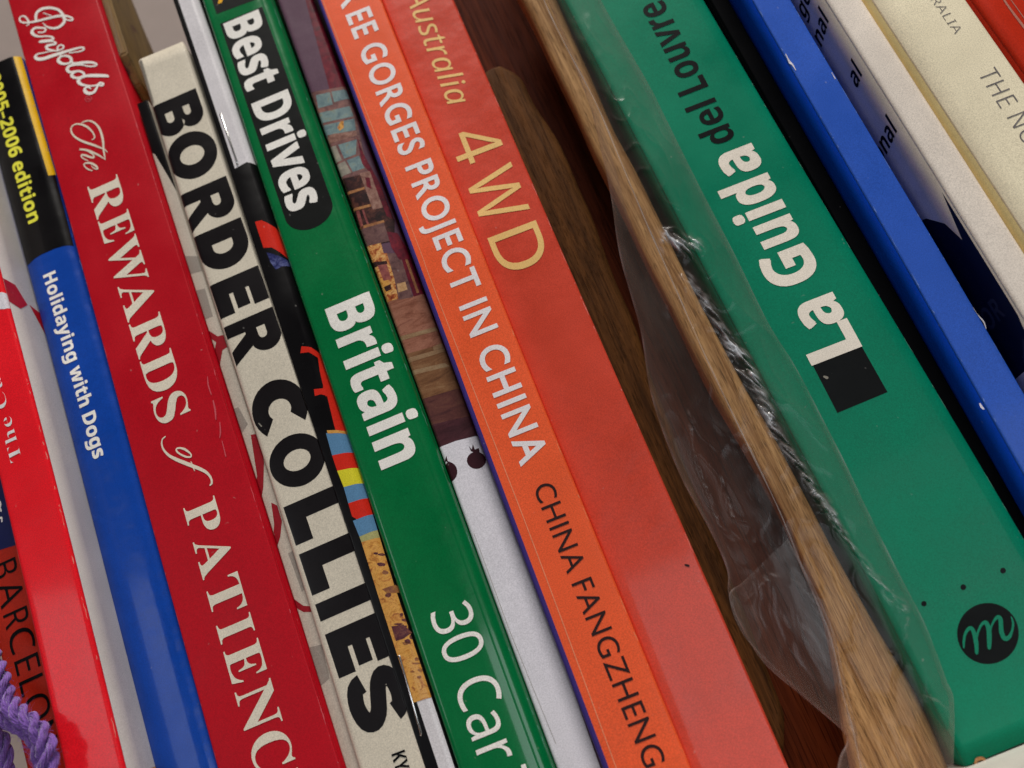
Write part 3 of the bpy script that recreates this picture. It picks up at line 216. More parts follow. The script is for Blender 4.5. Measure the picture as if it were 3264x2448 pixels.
    ["cover_print","multi",[["gloss_black",0,[[-2.13,-157.88],[1.42,-155.98],[1.42,-123.95],[1.45,-80.13],[2.17,-49.53],[2.14,-29.25],[3.04,-5.3],[2.72,14.68],[2.65,58.41],[2.65,72.27],[2.61,75.17],[-1.44,73.62],[-2.51,22.0]]],["gloss_black",1,[[1.41,-84.11],[4.83,-84.6],[9.49,-82.64],[9.0,-72.27],[8.43,-4.29],[7.44,-3.75],[2.76,-5.91],[2.12,-10.13]]],["red_print",2,[[2.1,-66.58],[3.83,-66.22],[6.39,-63.23],[7.94,-58.92],[7.63,-52.35],[5.75,-55.46],[4.13,-57.62],[2.11,-58.45]]],["blue_print",2,[[2.49,-56.86],[4.09,-55.6],[6.73,-53.09],[7.87,-51.29],[5.1,-51.44],[3.33,-51.19],[2.68,-53.71]]],["red_print",2,[[3.4,-28.79],[5.49,-27.67],[7.53,-24.7],[7.53,-15.48],[7.34,-3.57],[4.74,-5.25],[5.2,-18.23],[6.15,-24.62],[4.61,-26.6],[2.63,-27.2]]],["gloss_black",3,[[4.21,-25.32],[5.92,-24.72],[5.27,-16.77],[3.14,-17.14]]],["red_print",3,[[2.95,-17.06],[5.62,-16.21],[7.82,-13.93],[7.22,-12.9],[4.21,-15.13],[2.68,-15.36]]],["gloss_black",3,[[3.46,-14.45],[5.39,-14.16],[4.74,-6.07],[3.2,-6.19]]],["ochre",3,[[2.8,-6.09],[7.08,-4.39],[6.95,-3.68],[2.75,-5.29]]],["blue_print2",2,[[2.38,-5.55],[7.78,-3.6],[7.7,1.29],[2.09,0.14]]],["red_print",2,[[2.09,0.14],[7.7,1.29],[7.62,5.23],[2.08,4.11]]],["yellow_print",2,[[2.08,4.11],[7.62,5.23],[7.47,9.09],[2.31,8.33]]],["blue_print2",2,[[2.31,8.33],[7.47,9.09],[7.49,12.75],[2.13,12.33]]],["red_print",2,[[2.13,12.33],[7.49,12.75],[7.47,16.69],[2.96,16.69],[2.01,15.57]]],["blue_print2",2,[[1.88,16.54],[7.66,16.7],[7.49,20.49],[2.13,20.5]]],["olive_print",2,[[2.13,20.5],[7.49,20.49],[7.56,22.47],[2.17,21.86]]],["ochre",2,[[2.17,21.86],[7.56,22.47],[8.18,31.87],[7.55,58.75],[1.75,58.25],[1.94,35.07]]],["leopard_mid",3,[[6.49,44.62],[6.6,45.0],[5.93,44.76],[5.32,44.51],[4.97,44.18],[5.33,44.01],[5.66,43.76],[6.17,44.11],[6.73,44.48]]],["leopard_dark",3,[[5.29,42.3],[4.7,42.22],[4.26,42.21],[3.74,41.86],[3.23,41.54],[3.29,41.4],[4.02,41.57],[4.51,41.76],[4.88,41.94]]],["leopard_dark",3,[[5.69,42.96],[5.56,43.14],[5.34,43.23],[5.24,43.1],[5.12,42.81],[5.18,42.65],[5.36,42.63],[5.55,42.65],[5.74,42.81]]],["leopard_mid",3,[[6.73,49.15],[6.63,49.35],[6.33,49.26],[6.02,49.21],[5.96,48.95],[5.98,48.76],[6.25,48.64],[6.52,48.71],[6.73,48.91]]],["leopard_dark",3,[[6.82,43.86],[6.42,43.96],[6.03,44.1],[5.71,43.81],[5.66,43.59],[5.78,43.28],[5.88,43.16],[6.41,43.1],[6.68,43.45]]],["leopard_dark",3,[[6.52,26.61],[5.94,26.57],[5.57,26.56],[5.05,26.23],[4.69,25.97],[4.94,25.81],[5.15,25.81],[5.8,25.93],[6.07,26.22]]],["leopard_dark",3,[[5.73,40.3],[5.58,40.55],[5.35,40.59],[5.15,40.58],[5.12,40.21],[5.19,39.89],[5.4,39.85],[5.62,39.83],[5.76,40.0]]],["leopard_mid",3,[[6.0,50.43],[5.79,50.58],[5.4,50.61],[5.12,50.42],[5.04,50.23],[5.13,49.94],[5.27,49.81],[5.64,49.82],[5.86,50.08]]],["leopard_mid",3,[[5.2,54.04],[5.02,54.23],[4.81,54.2],[4.51,54.04],[4.34,53.87],[4.37,53.6],[4.67,53.56],[5.06,53.6],[5.24,53.82]]],["leopard_dark",3,[[6.47,34.43],[6.36,34.68],[6.09,34.85],[5.95,34.52],[5.81,34.28],[5.91,34.04],[6.19,33.77],[6.43,33.96],[6.65,34.17]]],["leopard_dark",3,[[4.69,35.42],[4.53,35.62],[3.93,35.71],[3.58,35.36],[3.33,35.11],[3.55,34.75],[3.91,34.65],[4.34,34.74],[4.78,34.99]]],["leopard_dark",3,[[4.8,43.48],[4.57,43.56],[4.04,43.55],[3.65,43.27],[3.67,43.11],[3.63,42.88],[3.88,42.85],[4.27,43.01],[4.6,43.13]]],["leopard_mid",3,[[5.54,46.68],[4.86,46.6],[4.43,46.66],[3.83,46.37],[3.78,46.09],[3.54,45.72],[4.16,45.88],[4.74,45.93],[5.05,46.21]]],["leopard_mid",3,[[5.69,30.5],[5.49,30.72],[4.95,30.73],[4.47,30.4],[4.25,30.05],[4.63,29.86],[4.8,29.67],[5.24,29.89],[5.5,30.08]]],["leopard_dark",3,[[7.05,52.52],[7.04,52.82],[6.68,52.66],[6.25,52.64],[6.01,52.26],[6.38,52.09],[6.58,51.97],[6.93,52.04],[7.05,52.31]]],["leopard_mid",3,[[4.21,52.43],[4.16,52.59],[3.8,52.51],[3.54,52.36],[3.28,52.12],[3.47,52.05],[3.61,52.01],[3.99,52.05],[4.14,52.27]]],["leopard_dark",3,[[6.75,41.96],[6.48,42.16],[6.05,42.0],[5.53,41.79],[5.03,41.38],[5.13,41.15],[5.8,41.18],[6.22,41.44],[6.78,41.76]]],["leopard_mid",3,[[5.84,51.25],[5.83,51.36],[5.22,51.21],[4.78,51.02],[4.4,50.72],[4.35,50.59],[4.73,50.66],[5.37,50.85],[5.86,51.14]]],["leopard_dark",3,[[5.47,46.28],[5.2,46.59],[4.78,46.44],[4.44,46.28],[4.29,46.04],[4.27,45.57],[4.73,45.5],[5.14,45.55],[5.4,45.9]]],["leopard_dark",3,[[4.88,25.71],[4.76,25.85],[4.47,25.84],[4.18,25.65],[3.88,25.41],[3.95,25.19],[4.32,25.17],[4.69,25.36],[4.97,25.55]]],["leopard_dark",3,[[6.59,44.96],[6.5,45.05],[6.22,44.96],[6.0,44.84],[5.75,44.68],[5.83,44.6],[6.1,44.64],[6.34,44.65],[6.47,44.79]]],["leopard_mid",3,[[6.41,37.89],[6.27,38.13],[6.08,38.16],[5.88,38.19],[5.86,37.85],[5.94,37.56],[6.16,37.34],[6.4,37.25],[6.48,37.65]]],["leopard_dark",3,[[6.15,45.5],[6.01,45.71],[5.76,45.93],[5.55,45.69],[5.46,45.43],[5.56,45.1],[5.91,44.84],[6.15,44.82],[6.36,45.21]]],["leopard_dark",3,[[5.55,28.65],[5.44,28.79],[5.19,28.88],[4.99,28.65],[4.77,28.42],[4.95,28.29],[5.12,28.23],[5.4,28.27],[5.67,28.47]]],["leopard_mid",3,[[6.1,52.82],[5.89,52.99],[5.4,52.95],[5.08,52.65],[4.98,52.47],[4.99,52.24],[5.25,52.26],[5.68,52.3],[5.83,52.55]]],["leopard_dark",3,[[5.65,28.59],[5.22,28.68],[4.71,28.68],[4.22,28.5],[3.95,28.05],[3.86,27.72],[4.34,27.66],[5.02,27.92],[5.48,28.28]]],["leopard_mid",4,[[3.23,33.45],[6.13,33.56],[7.72,35.29],[6.54,35.52],[3.92,34.63]]],["leopard_dark",4,[[2.57,41.7],[5.21,42.42],[6.25,44.58],[4.25,45.16],[2.51,44.98]]],["leopard_dark",4,[[7.11,37.54],[7.68,38.49],[6.98,39.97],[6.4,39.03]]]]],
    ["staple","wire","steel",[[2.0,-102.1,-0.3],[2.4,-102.1,0.25],[2.5,-101.9,0.35],[2.56,-85.29,0.35],[2.46,-85.09,0.25],[2.06,-85.09,-0.3]],0.24],
    ["staple","wire","steel",[[1.8,48.17,-0.3],[2.2,48.17,0.25],[2.3,48.37,0.35],[1.5,64.63,0.35],[1.4,64.83,0.25],[1.0,64.83,-0.3]],0.24],
    ["page_edge_line","poly","gloss_black",4,[[[7.16,-10.4],[7.77,-10.13],[7.12,74.08],[5.77,73.56],[5.93,33.19]]]],  # black line down the side next to the green spine
  ]),
  'best_drives': dict(x0=-39.9, d=1, lean=0.578, w=18.47, prints=[
    ["badge","badge","badge_black",[[2.69,-131.19],[15.37,-130.79],-57.95]],
    ["top_badge","poly","badge_black",0,[[[2.69,-143.87],[15.58,-143.92],[14.47,-133.56],[2.69,-134.11]]]],
    ["top_badge_mark","poly","ink_yellow_deep",2,[[[4.99,-139.64],[6.73,-139.74],[5.12,-137.23],[3.96,-137.33]]]],
    ["series_lettering","text","ink_white","boldx","Best Drives",[3.72,-129.71,4.31,-64.72],10.19],
    ["title_lettering","text","ink_white","boldx","Britain",[4.92,-35.28,5.21,7.89],11.22],
    ["subtitle_lettering","text","ink_white","sans","30 Car",[4.8,42.34,4.64,75.19],9.01],
    ["subtitle_lettering","text","ink_white","sans","T",[4.67,77.53,4.6,83.03],8.69],
  ]),
  'photo_album': dict(x0=-20.9, d=-2, lean=0.25, w=9.3, prints=[
    ["cover_print","multi",[["wine",1,[[7.76,-133.63],[12.63,-131.13],[11.82,-120.98],[10.25,-97.08],[5.15,-97.95]]],["window_brown",1,[[0.32,-99.77],[9.86,-97.27],[10.01,-90.74],[7.98,-77.57],[7.42,-69.19],[-0.7,-70.75],[-1.63,-83.19],[-1.38,-94.13]]],["window_blue",2,[[1.21,-98.25],[5.0,-97.48],[4.61,-93.36],[0.58,-93.98]]],["window_blue",2,[[5.43,-97.43],[9.56,-96.33],[9.25,-93.25],[5.14,-93.91]]],["window_blue",2,[[0.34,-92.5],[8.71,-90.84],[8.71,-87.38],[0.2,-89.12]]],["window_blue",2,[[-0.77,-92.5],[0.08,-92.36],[0.32,-83.81],[-0.77,-83.82]]],["window_blue",2,[[0.37,-88.24],[8.68,-86.6],[7.97,-83.01],[0.03,-85.0]]],["window_blue",2,[[2.24,-80.82],[7.3,-80.21],[5.75,-76.06],[2.49,-76.08]]],["window_blue",2,[[2.92,-75.36],[6.36,-75.26],[6.54,-71.11],[3.38,-71.35]]],["window_grey",2,[[-0.9,-81.28],[1.6,-80.87],[1.79,-75.9],[-0.57,-76.0]]],["window_grey",2,[[-0.59,-75.25],[2.47,-75.32],[2.93,-71.31],[-0.3,-71.32]]],["ochre",3,[[3.61,-85.89],[4.95,-87.35],[5.79,-87.21],[5.22,-85.12],[3.9,-84.71]]],["pink_print",3,[[-0.89,-84.14],[1.89,-84.62],[8.09,-82.69],[7.66,-81.34],[-0.81,-82.28]]],["dark_brown",1,[[-0.88,-70.84],[5.93,-69.89],[8.81,-65.54],[8.97,-53.23],[7.17,-47.86],[-0.65,-49.54]]],["wine",2,[[7.66,-81.34],[7.63,-75.17],[8.81,-65.54],[8.74,-53.82],[7.56,-55.33],[7.42,-69.19],[6.4,-72.7]]],["ochre_dull",3,[[0.08,-66.39],[4.83,-65.81],[4.82,-65.12],[0.15,-65.52]]],["ochre_dull",3,[[-0.49,-61.24],[4.78,-60.41],[4.74,-59.65],[-0.46,-60.4]]],["ochre_dull",3,[[-0.81,-55.57],[6.48,-54.62],[6.49,-53.89],[-0.82,-54.76]]],["pink_print",3,[[4.92,-70.11],[7.57,-69.62],[7.41,-58.07],[4.81,-58.54]]],["wine",4,[[5.88,-68.41],[6.97,-67.8],[6.39,-64.43],[5.46,-65.52]]],["pink_dark",3,[[0.61,-60.0],[1.49,-59.84],[1.03,-54.49],[0.23,-54.61]]],["pink_dark",3,[[2.15,-59.78],[2.62,-59.65],[2.65,-55.18],[2.11,-55.19]]],["purple_dark",3,[[-0.83,-54.86],[6.27,-53.99],[6.08,-48.36],[-0.65,-49.54]]],["wine",3,[[6.17,-51.16],[8.58,-49.58],[9.32,-44.99],[9.84,-41.02],[6.61,-42.48],[5.89,-46.55]]],["warm_print",3,[[-1.01,-49.71],[3.83,-49.15],[3.36,-43.96],[-1.16,-46.01]]],["warm_print",2,[[-1.17,-47.94],[4.28,-45.46],[3.79,-37.8],[3.02,-32.46],[-0.53,-32.83]]],["pink_dark",3,[[1.04,-43.2],[3.34,-42.62],[3.08,-38.12],[1.15,-38.53]]],["dark_brown",3,[[-0.69,-44.91],[3.6,-43.43],[3.52,-42.54],[-0.25,-43.08]]],["ochre",3,[[0.21,-39.41],[2.27,-39.4],[2.15,-35.34],[0.33,-34.8]]],["dark_brown",4,[[0.62,-36.94],[2.5,-37.01],[2.21,-35.54],[0.77,-35.51]]],["purple_dark",2,[[4.28,-45.46],[7.35,-44.06],[6.53,-31.35],[3.11,-32.11]]],["tan_print",3,[[3.93,-36.37],[6.09,-36.08],[5.95,-33.86],[3.55,-34.03]]],["wine",1,[[7.17,-44.14],[10.04,-42.83],[10.02,-39.13],[9.34,-31.22],[6.74,-31.39]]],["ochre_dull",3,[[8.02,-42.36],[8.62,-42.31],[8.34,-31.89],[7.75,-31.93]]],["wood_pink",1,[[-1.07,-33.07],[10.11,-31.1],[9.96,-20.28],[9.22,-13.69],[-1.24,-15.67]]],["wood_olive",2,[[-0.82,-18.07],[10.28,-16.67],[9.54,-4.68],[-0.1,-5.69]]],["wood_dark",2,[[-0.61,-5.91],[9.95,-4.71],[9.64,7.83],[4.53,7.08],[-0.44,6.99]]],["wood_stripe",3,[[0.01,-22.91],[10.01,-21.57],[9.89,-20.53],[-0.17,-21.77]]],["wood_stripe",3,[[-0.03,-16.86],[9.54,-15.7],[9.45,-14.79],[-0.07,-15.59]]],["wood_stripe",3,[[-0.01,-13.43],[8.05,-12.06],[8.99,-10.8],[-0.21,-12.25]]],["wood_stripe",4,[[6.84,-17.09],[9.24,-17.12],[9.26,-15.82],[6.68,-16.08]]],["wood_dark2",3,[[0.06,1.16],[9.57,2.75],[9.64,7.83],[4.53,7.08],[-0.44,6.99]]],["paper_white",4,[[-0.84,7.02],[4.13,7.11],[9.24,7.87],[10.64,8.26],[10.79,16.04],[8.17,89.29],[0.18,92.42],[-3.49,78.77]]],["ear_maroon",5,[[8.45,11.83],[8.94,12.43],[9.19,13.14],[9.18,13.86],[8.92,14.52],[8.43,15.03],[7.78,15.32],[7.03,15.38],[6.3,15.18],[5.65,14.76],[5.17,14.15],[4.92,13.45],[4.93,12.72],[5.19,12.07],[5.68,11.56],[6.35,11.26],[7.09,11.21],[6.62,10.83],[6.59,9.35],[6.94,10.49],[7.61,9.38],[7.6,10.77],[8.56,10.77]]],["ear_maroon",5,[[1.71,11.75],[2.06,12.34],[2.22,13.06],[2.15,13.84],[1.87,14.57],[1.42,15.16],[0.84,15.55],[0.21,15.69],[-0.4,15.56],[-0.91,15.17],[-1.27,14.59],[-1.42,13.86],[-1.35,13.09],[-1.07,12.36],[-0.61,11.76],[-0.03,11.37],[0.61,11.24],[0.52,10.77],[-0.06,10.8],[0.95,9.56],[0.85,10.91]]]]],
    ["crease_line","stroke","print_grey",7,[[[0.84,28.71,0.07],[0.84,52.05,0.08]],[[0.84,52.05,0.08],[1.63,76.23,0.08]]]],
  ]),
  'three_gorges': dict(x0=-11.18, d=3, lean=-0.361, w=16.28, prints=[
    ["purple_wrap","poly","purple",0,[[[-1.44,-160.44],[0.8,-159.27],[1.02,-120.09],[1.21,87.71],[-1.36,86.79]]]],
    ["title_lettering","text","ink_pale","gillb","EE GORGES PROJECT IN CHINA",[5.88,-115.14,6.74,19.98],6.99],
    ["title_lettering","text","ink_pale","gillb","THR",[5.73,-138.34,5.71,-117.26],7.38],
    ["author_lettering","text","ink_black_soft","gill","CHINA FANGZHENG",[7.39,25.41,7.83,86.66],4.48],
    ["crease_line","stroke","crease_orange",0,[[[1.4,-126.43,0.2],[2.34,-45.44,0.18],[2.34,-29.22,0.2],[3.11,30.0,0.22],[2.54,86.38,0.22]]]],
  ]),
  'four_wd': dict(x0=5.01, d=0, lean=-0.498, w=18.21, prints=[
    ["series_lettering","text","ink_tan","ital","Australia",[6.51,-117.4,5.92,-77.61],6.29],
    ["title_lettering","letters","ink_tan","sans",[["4",2.89,-69.07,2.79,-59.29,12.2],["W",2.75,-55.8,2.6,-41.2,12.43],["D",2.56,-37.74,2.44,-26.53,12.67]]],
    ["speck","stroke","ink_black_soft",1,[[[15.28,52.52,0.39],[15.82,52.9,0.52]]]],
  ]),
  'louvre_guide': dict(x0=52.39, d=0, lean=0.748, w=32.81, prints=[
    ["title_lettering","letters","ink_cream_warm","boldx",[["L",22.86,22.78,23.03,15.75,11.71],["a",23.04,15.38,23.21,8.67,11.72],["G",23.34,3.36,23.55,-5.17,11.73],["u",23.61,-7.4,23.76,-13.39,11.73],["i",23.81,-15.55,23.87,-17.72,11.74],["d",23.91,-19.36,24.06,-25.57,11.74],["a",24.12,-27.95,24.29,-34.61,11.75]]],
    ["subtitle_lettering","text","ink_black","boldish","del",[21.86,-37.69,22.17,-50.63],7.57],
    ["subtitle_lettering","text","ink_black","boldish","Louvre",[22.29,-54.22,23.03,-84.04],7.84],
    ["black_square","poly","badge_black",0,[[[11.25,22.43],[22.94,22.62],[22.83,34.66],[10.9,34.67]]]],
    ["black_dot","poly","ink_black",0,[[[25.72,77.75],[25.54,77.95],[25.29,78.07],[25.02,78.09],[24.79,77.99],[24.63,77.8],[24.59,77.57],[24.67,77.32],[24.85,77.12],[25.1,77.0],[25.37,76.98],[25.61,77.08],[25.76,77.27],[25.8,77.5]],[[16.94,77.75],[16.76,77.95],[16.52,78.07],[16.25,78.09],[16.01,77.99],[15.86,77.81],[15.82,77.57],[15.89,77.32],[16.07,77.12],[16.32,77.0],[16.59,76.98],[16.82,77.08],[16.98,77.27],[17.02,77.51]],[[8.2,77.76],[8.03,77.95],[7.8,78.07],[7.55,78.08],[7.32,77.99],[7.18,77.81],[7.13,77.59],[7.2,77.36],[7.36,77.16],[7.6,77.05],[7.85,77.04],[8.07,77.13],[8.22,77.3],[8.27,77.53]]]],
    ["round_emblem","poly","badge_black",0,[[[21.66,89.5],[21.22,90.15],[20.69,90.75],[20.09,91.3],[19.43,91.77],[18.71,92.17],[17.95,92.49],[17.16,92.72],[16.36,92.85],[15.55,92.9],[14.76,92.85],[13.99,92.7],[13.26,92.46],[12.58,92.14],[11.96,91.74],[11.41,91.25],[10.94,90.7],[10.56,90.1],[10.28,89.44],[10.1,88.74],[10.02,88.02],[10.05,87.29],[10.18,86.55],[10.42,85.83],[10.76,85.13],[11.19,84.46],[11.72,83.84],[12.32,83.29],[12.98,82.8],[13.71,82.38],[14.48,82.05],[15.28,81.82],[16.1,81.67],[16.92,81.63],[17.73,81.68],[18.51,81.83],[19.26,82.08],[19.95,82.41],[20.57,82.83],[21.12,83.33],[21.59,83.89],[21.96,84.52],[22.23,85.19],[22.4,85.89],[22.46,86.62],[22.41,87.35],[22.26,88.09],[22.01,88.81]]]],
    ["emblem_letter","stroke","louvre_green",2,[[[10.57,88.0,0.32],[11.13,87.01,0.47],[12.08,85.84,0.51],[13.16,85.17,0.64],[13.8,85.26,0.74],[13.78,86.3,0.85],[13.39,87.59,0.89],[12.86,88.81,0.76],[12.33,89.8,0.61]],[[13.87,87.12,0.47],[14.74,86.24,0.42],[15.78,85.44,0.49],[16.75,85.16,0.68],[16.96,85.69,0.89],[16.61,86.99,0.93],[15.93,88.27,0.91],[15.36,89.26,0.8],[15.02,89.84,0.65]],[[16.59,87.32,0.42],[17.6,86.28,0.36],[18.59,85.56,0.47],[19.61,85.19,0.68],[19.82,85.73,0.85],[19.29,86.85,0.85],[18.69,88.16,0.89],[18.68,89.37,0.93],[19.58,89.4,0.7],[20.57,88.69,0.47],[21.43,87.71,0.4],[21.81,86.86,0.38],[21.95,86.14,0.21]]]],
    ["torn_paper","poly","brown_paper",0,[[[1.26,107.75],[2.28,107.11],[3.08,106.96],[3.2,107.31],[3.38,107.73],[4.22,108.23],[6.06,108.4],[8.56,108.54],[11.2,108.45],[13.28,108.21],[12.42,109.66],[3.35,109.73],[0.84,109.07]]]],
    ["torn_edge","stroke","brown_paper",1,[[[1.93,107.71,0.42],[2.55,107.21,0.66],[3.55,107.44,0.66],[3.69,108.03,0.42]],[[4.96,108.07,0.21],[8.59,108.49,0.3],[12.54,108.37,0.24]]]],
    ["scuff_mark","stroke","scuff_grey",1,[[[12.26,26.07,0.48],[12.63,26.51,0.69]]]],
  ]),
  'shade_filler': dict(x0=86.2, d=-4, lean=-0.4, w=4.2, prints=[
  ]),
  'blue_book': dict(x0=90.87, d=6, lean=-1.015, w=8.46, prints=[
    ["worn_chip","stroke","paper_white",1,[[[0.48,-50.94,0.15],[0.36,-49.27,0.3],[0.38,-48.27,0.53],[0.59,-47.44,0.37],[0.6,-45.72,0.15]],[[7.91,-41.57,0.11],[7.87,-39.66,0.22]]]],
    ["worn_chip","stroke","paper_white",1,[[[8.31,25.11,0.17],[8.38,26.51,0.3],[8.84,28.65,0.27],[8.51,30.45,0.13]],[[-0.63,44.92,0.26],[-0.67,45.64,0.52],[-0.51,46.25,0.32]]]],
  ]),
  'white_novel': dict(x0=103.17, d=14, lean=-0.369, w=7.41, prints=[
  ]),
  'cream_novel': dict(x0=111.49, d=17, lean=0.11, w=18.07, prints=[
    ["series_lettering","text","ink_pencil","sansthin","AUSTRALIA",[10.64,-53.85,10.93,-32.46],2.13],
    ["title_lettering","text","ink_pencil","sansthin","THE NO",[10.05,-21.16,9.86,-0.8],4.35],
  ]),
  'rust_novel': dict(x0=138.16, d=8, lean=1.0, w=22.0, prints=[
    ["pale_stripe","stroke","rust_stripe",1,[[[5.53,-44.29,0.37],[5.25,-38.36,0.51],[5.31,-31.87,0.65]],[[6.76,-43.64,0.15],[6.69,-38.11,0.22],[6.55,-31.22,0.22]]]],
  ]),
}
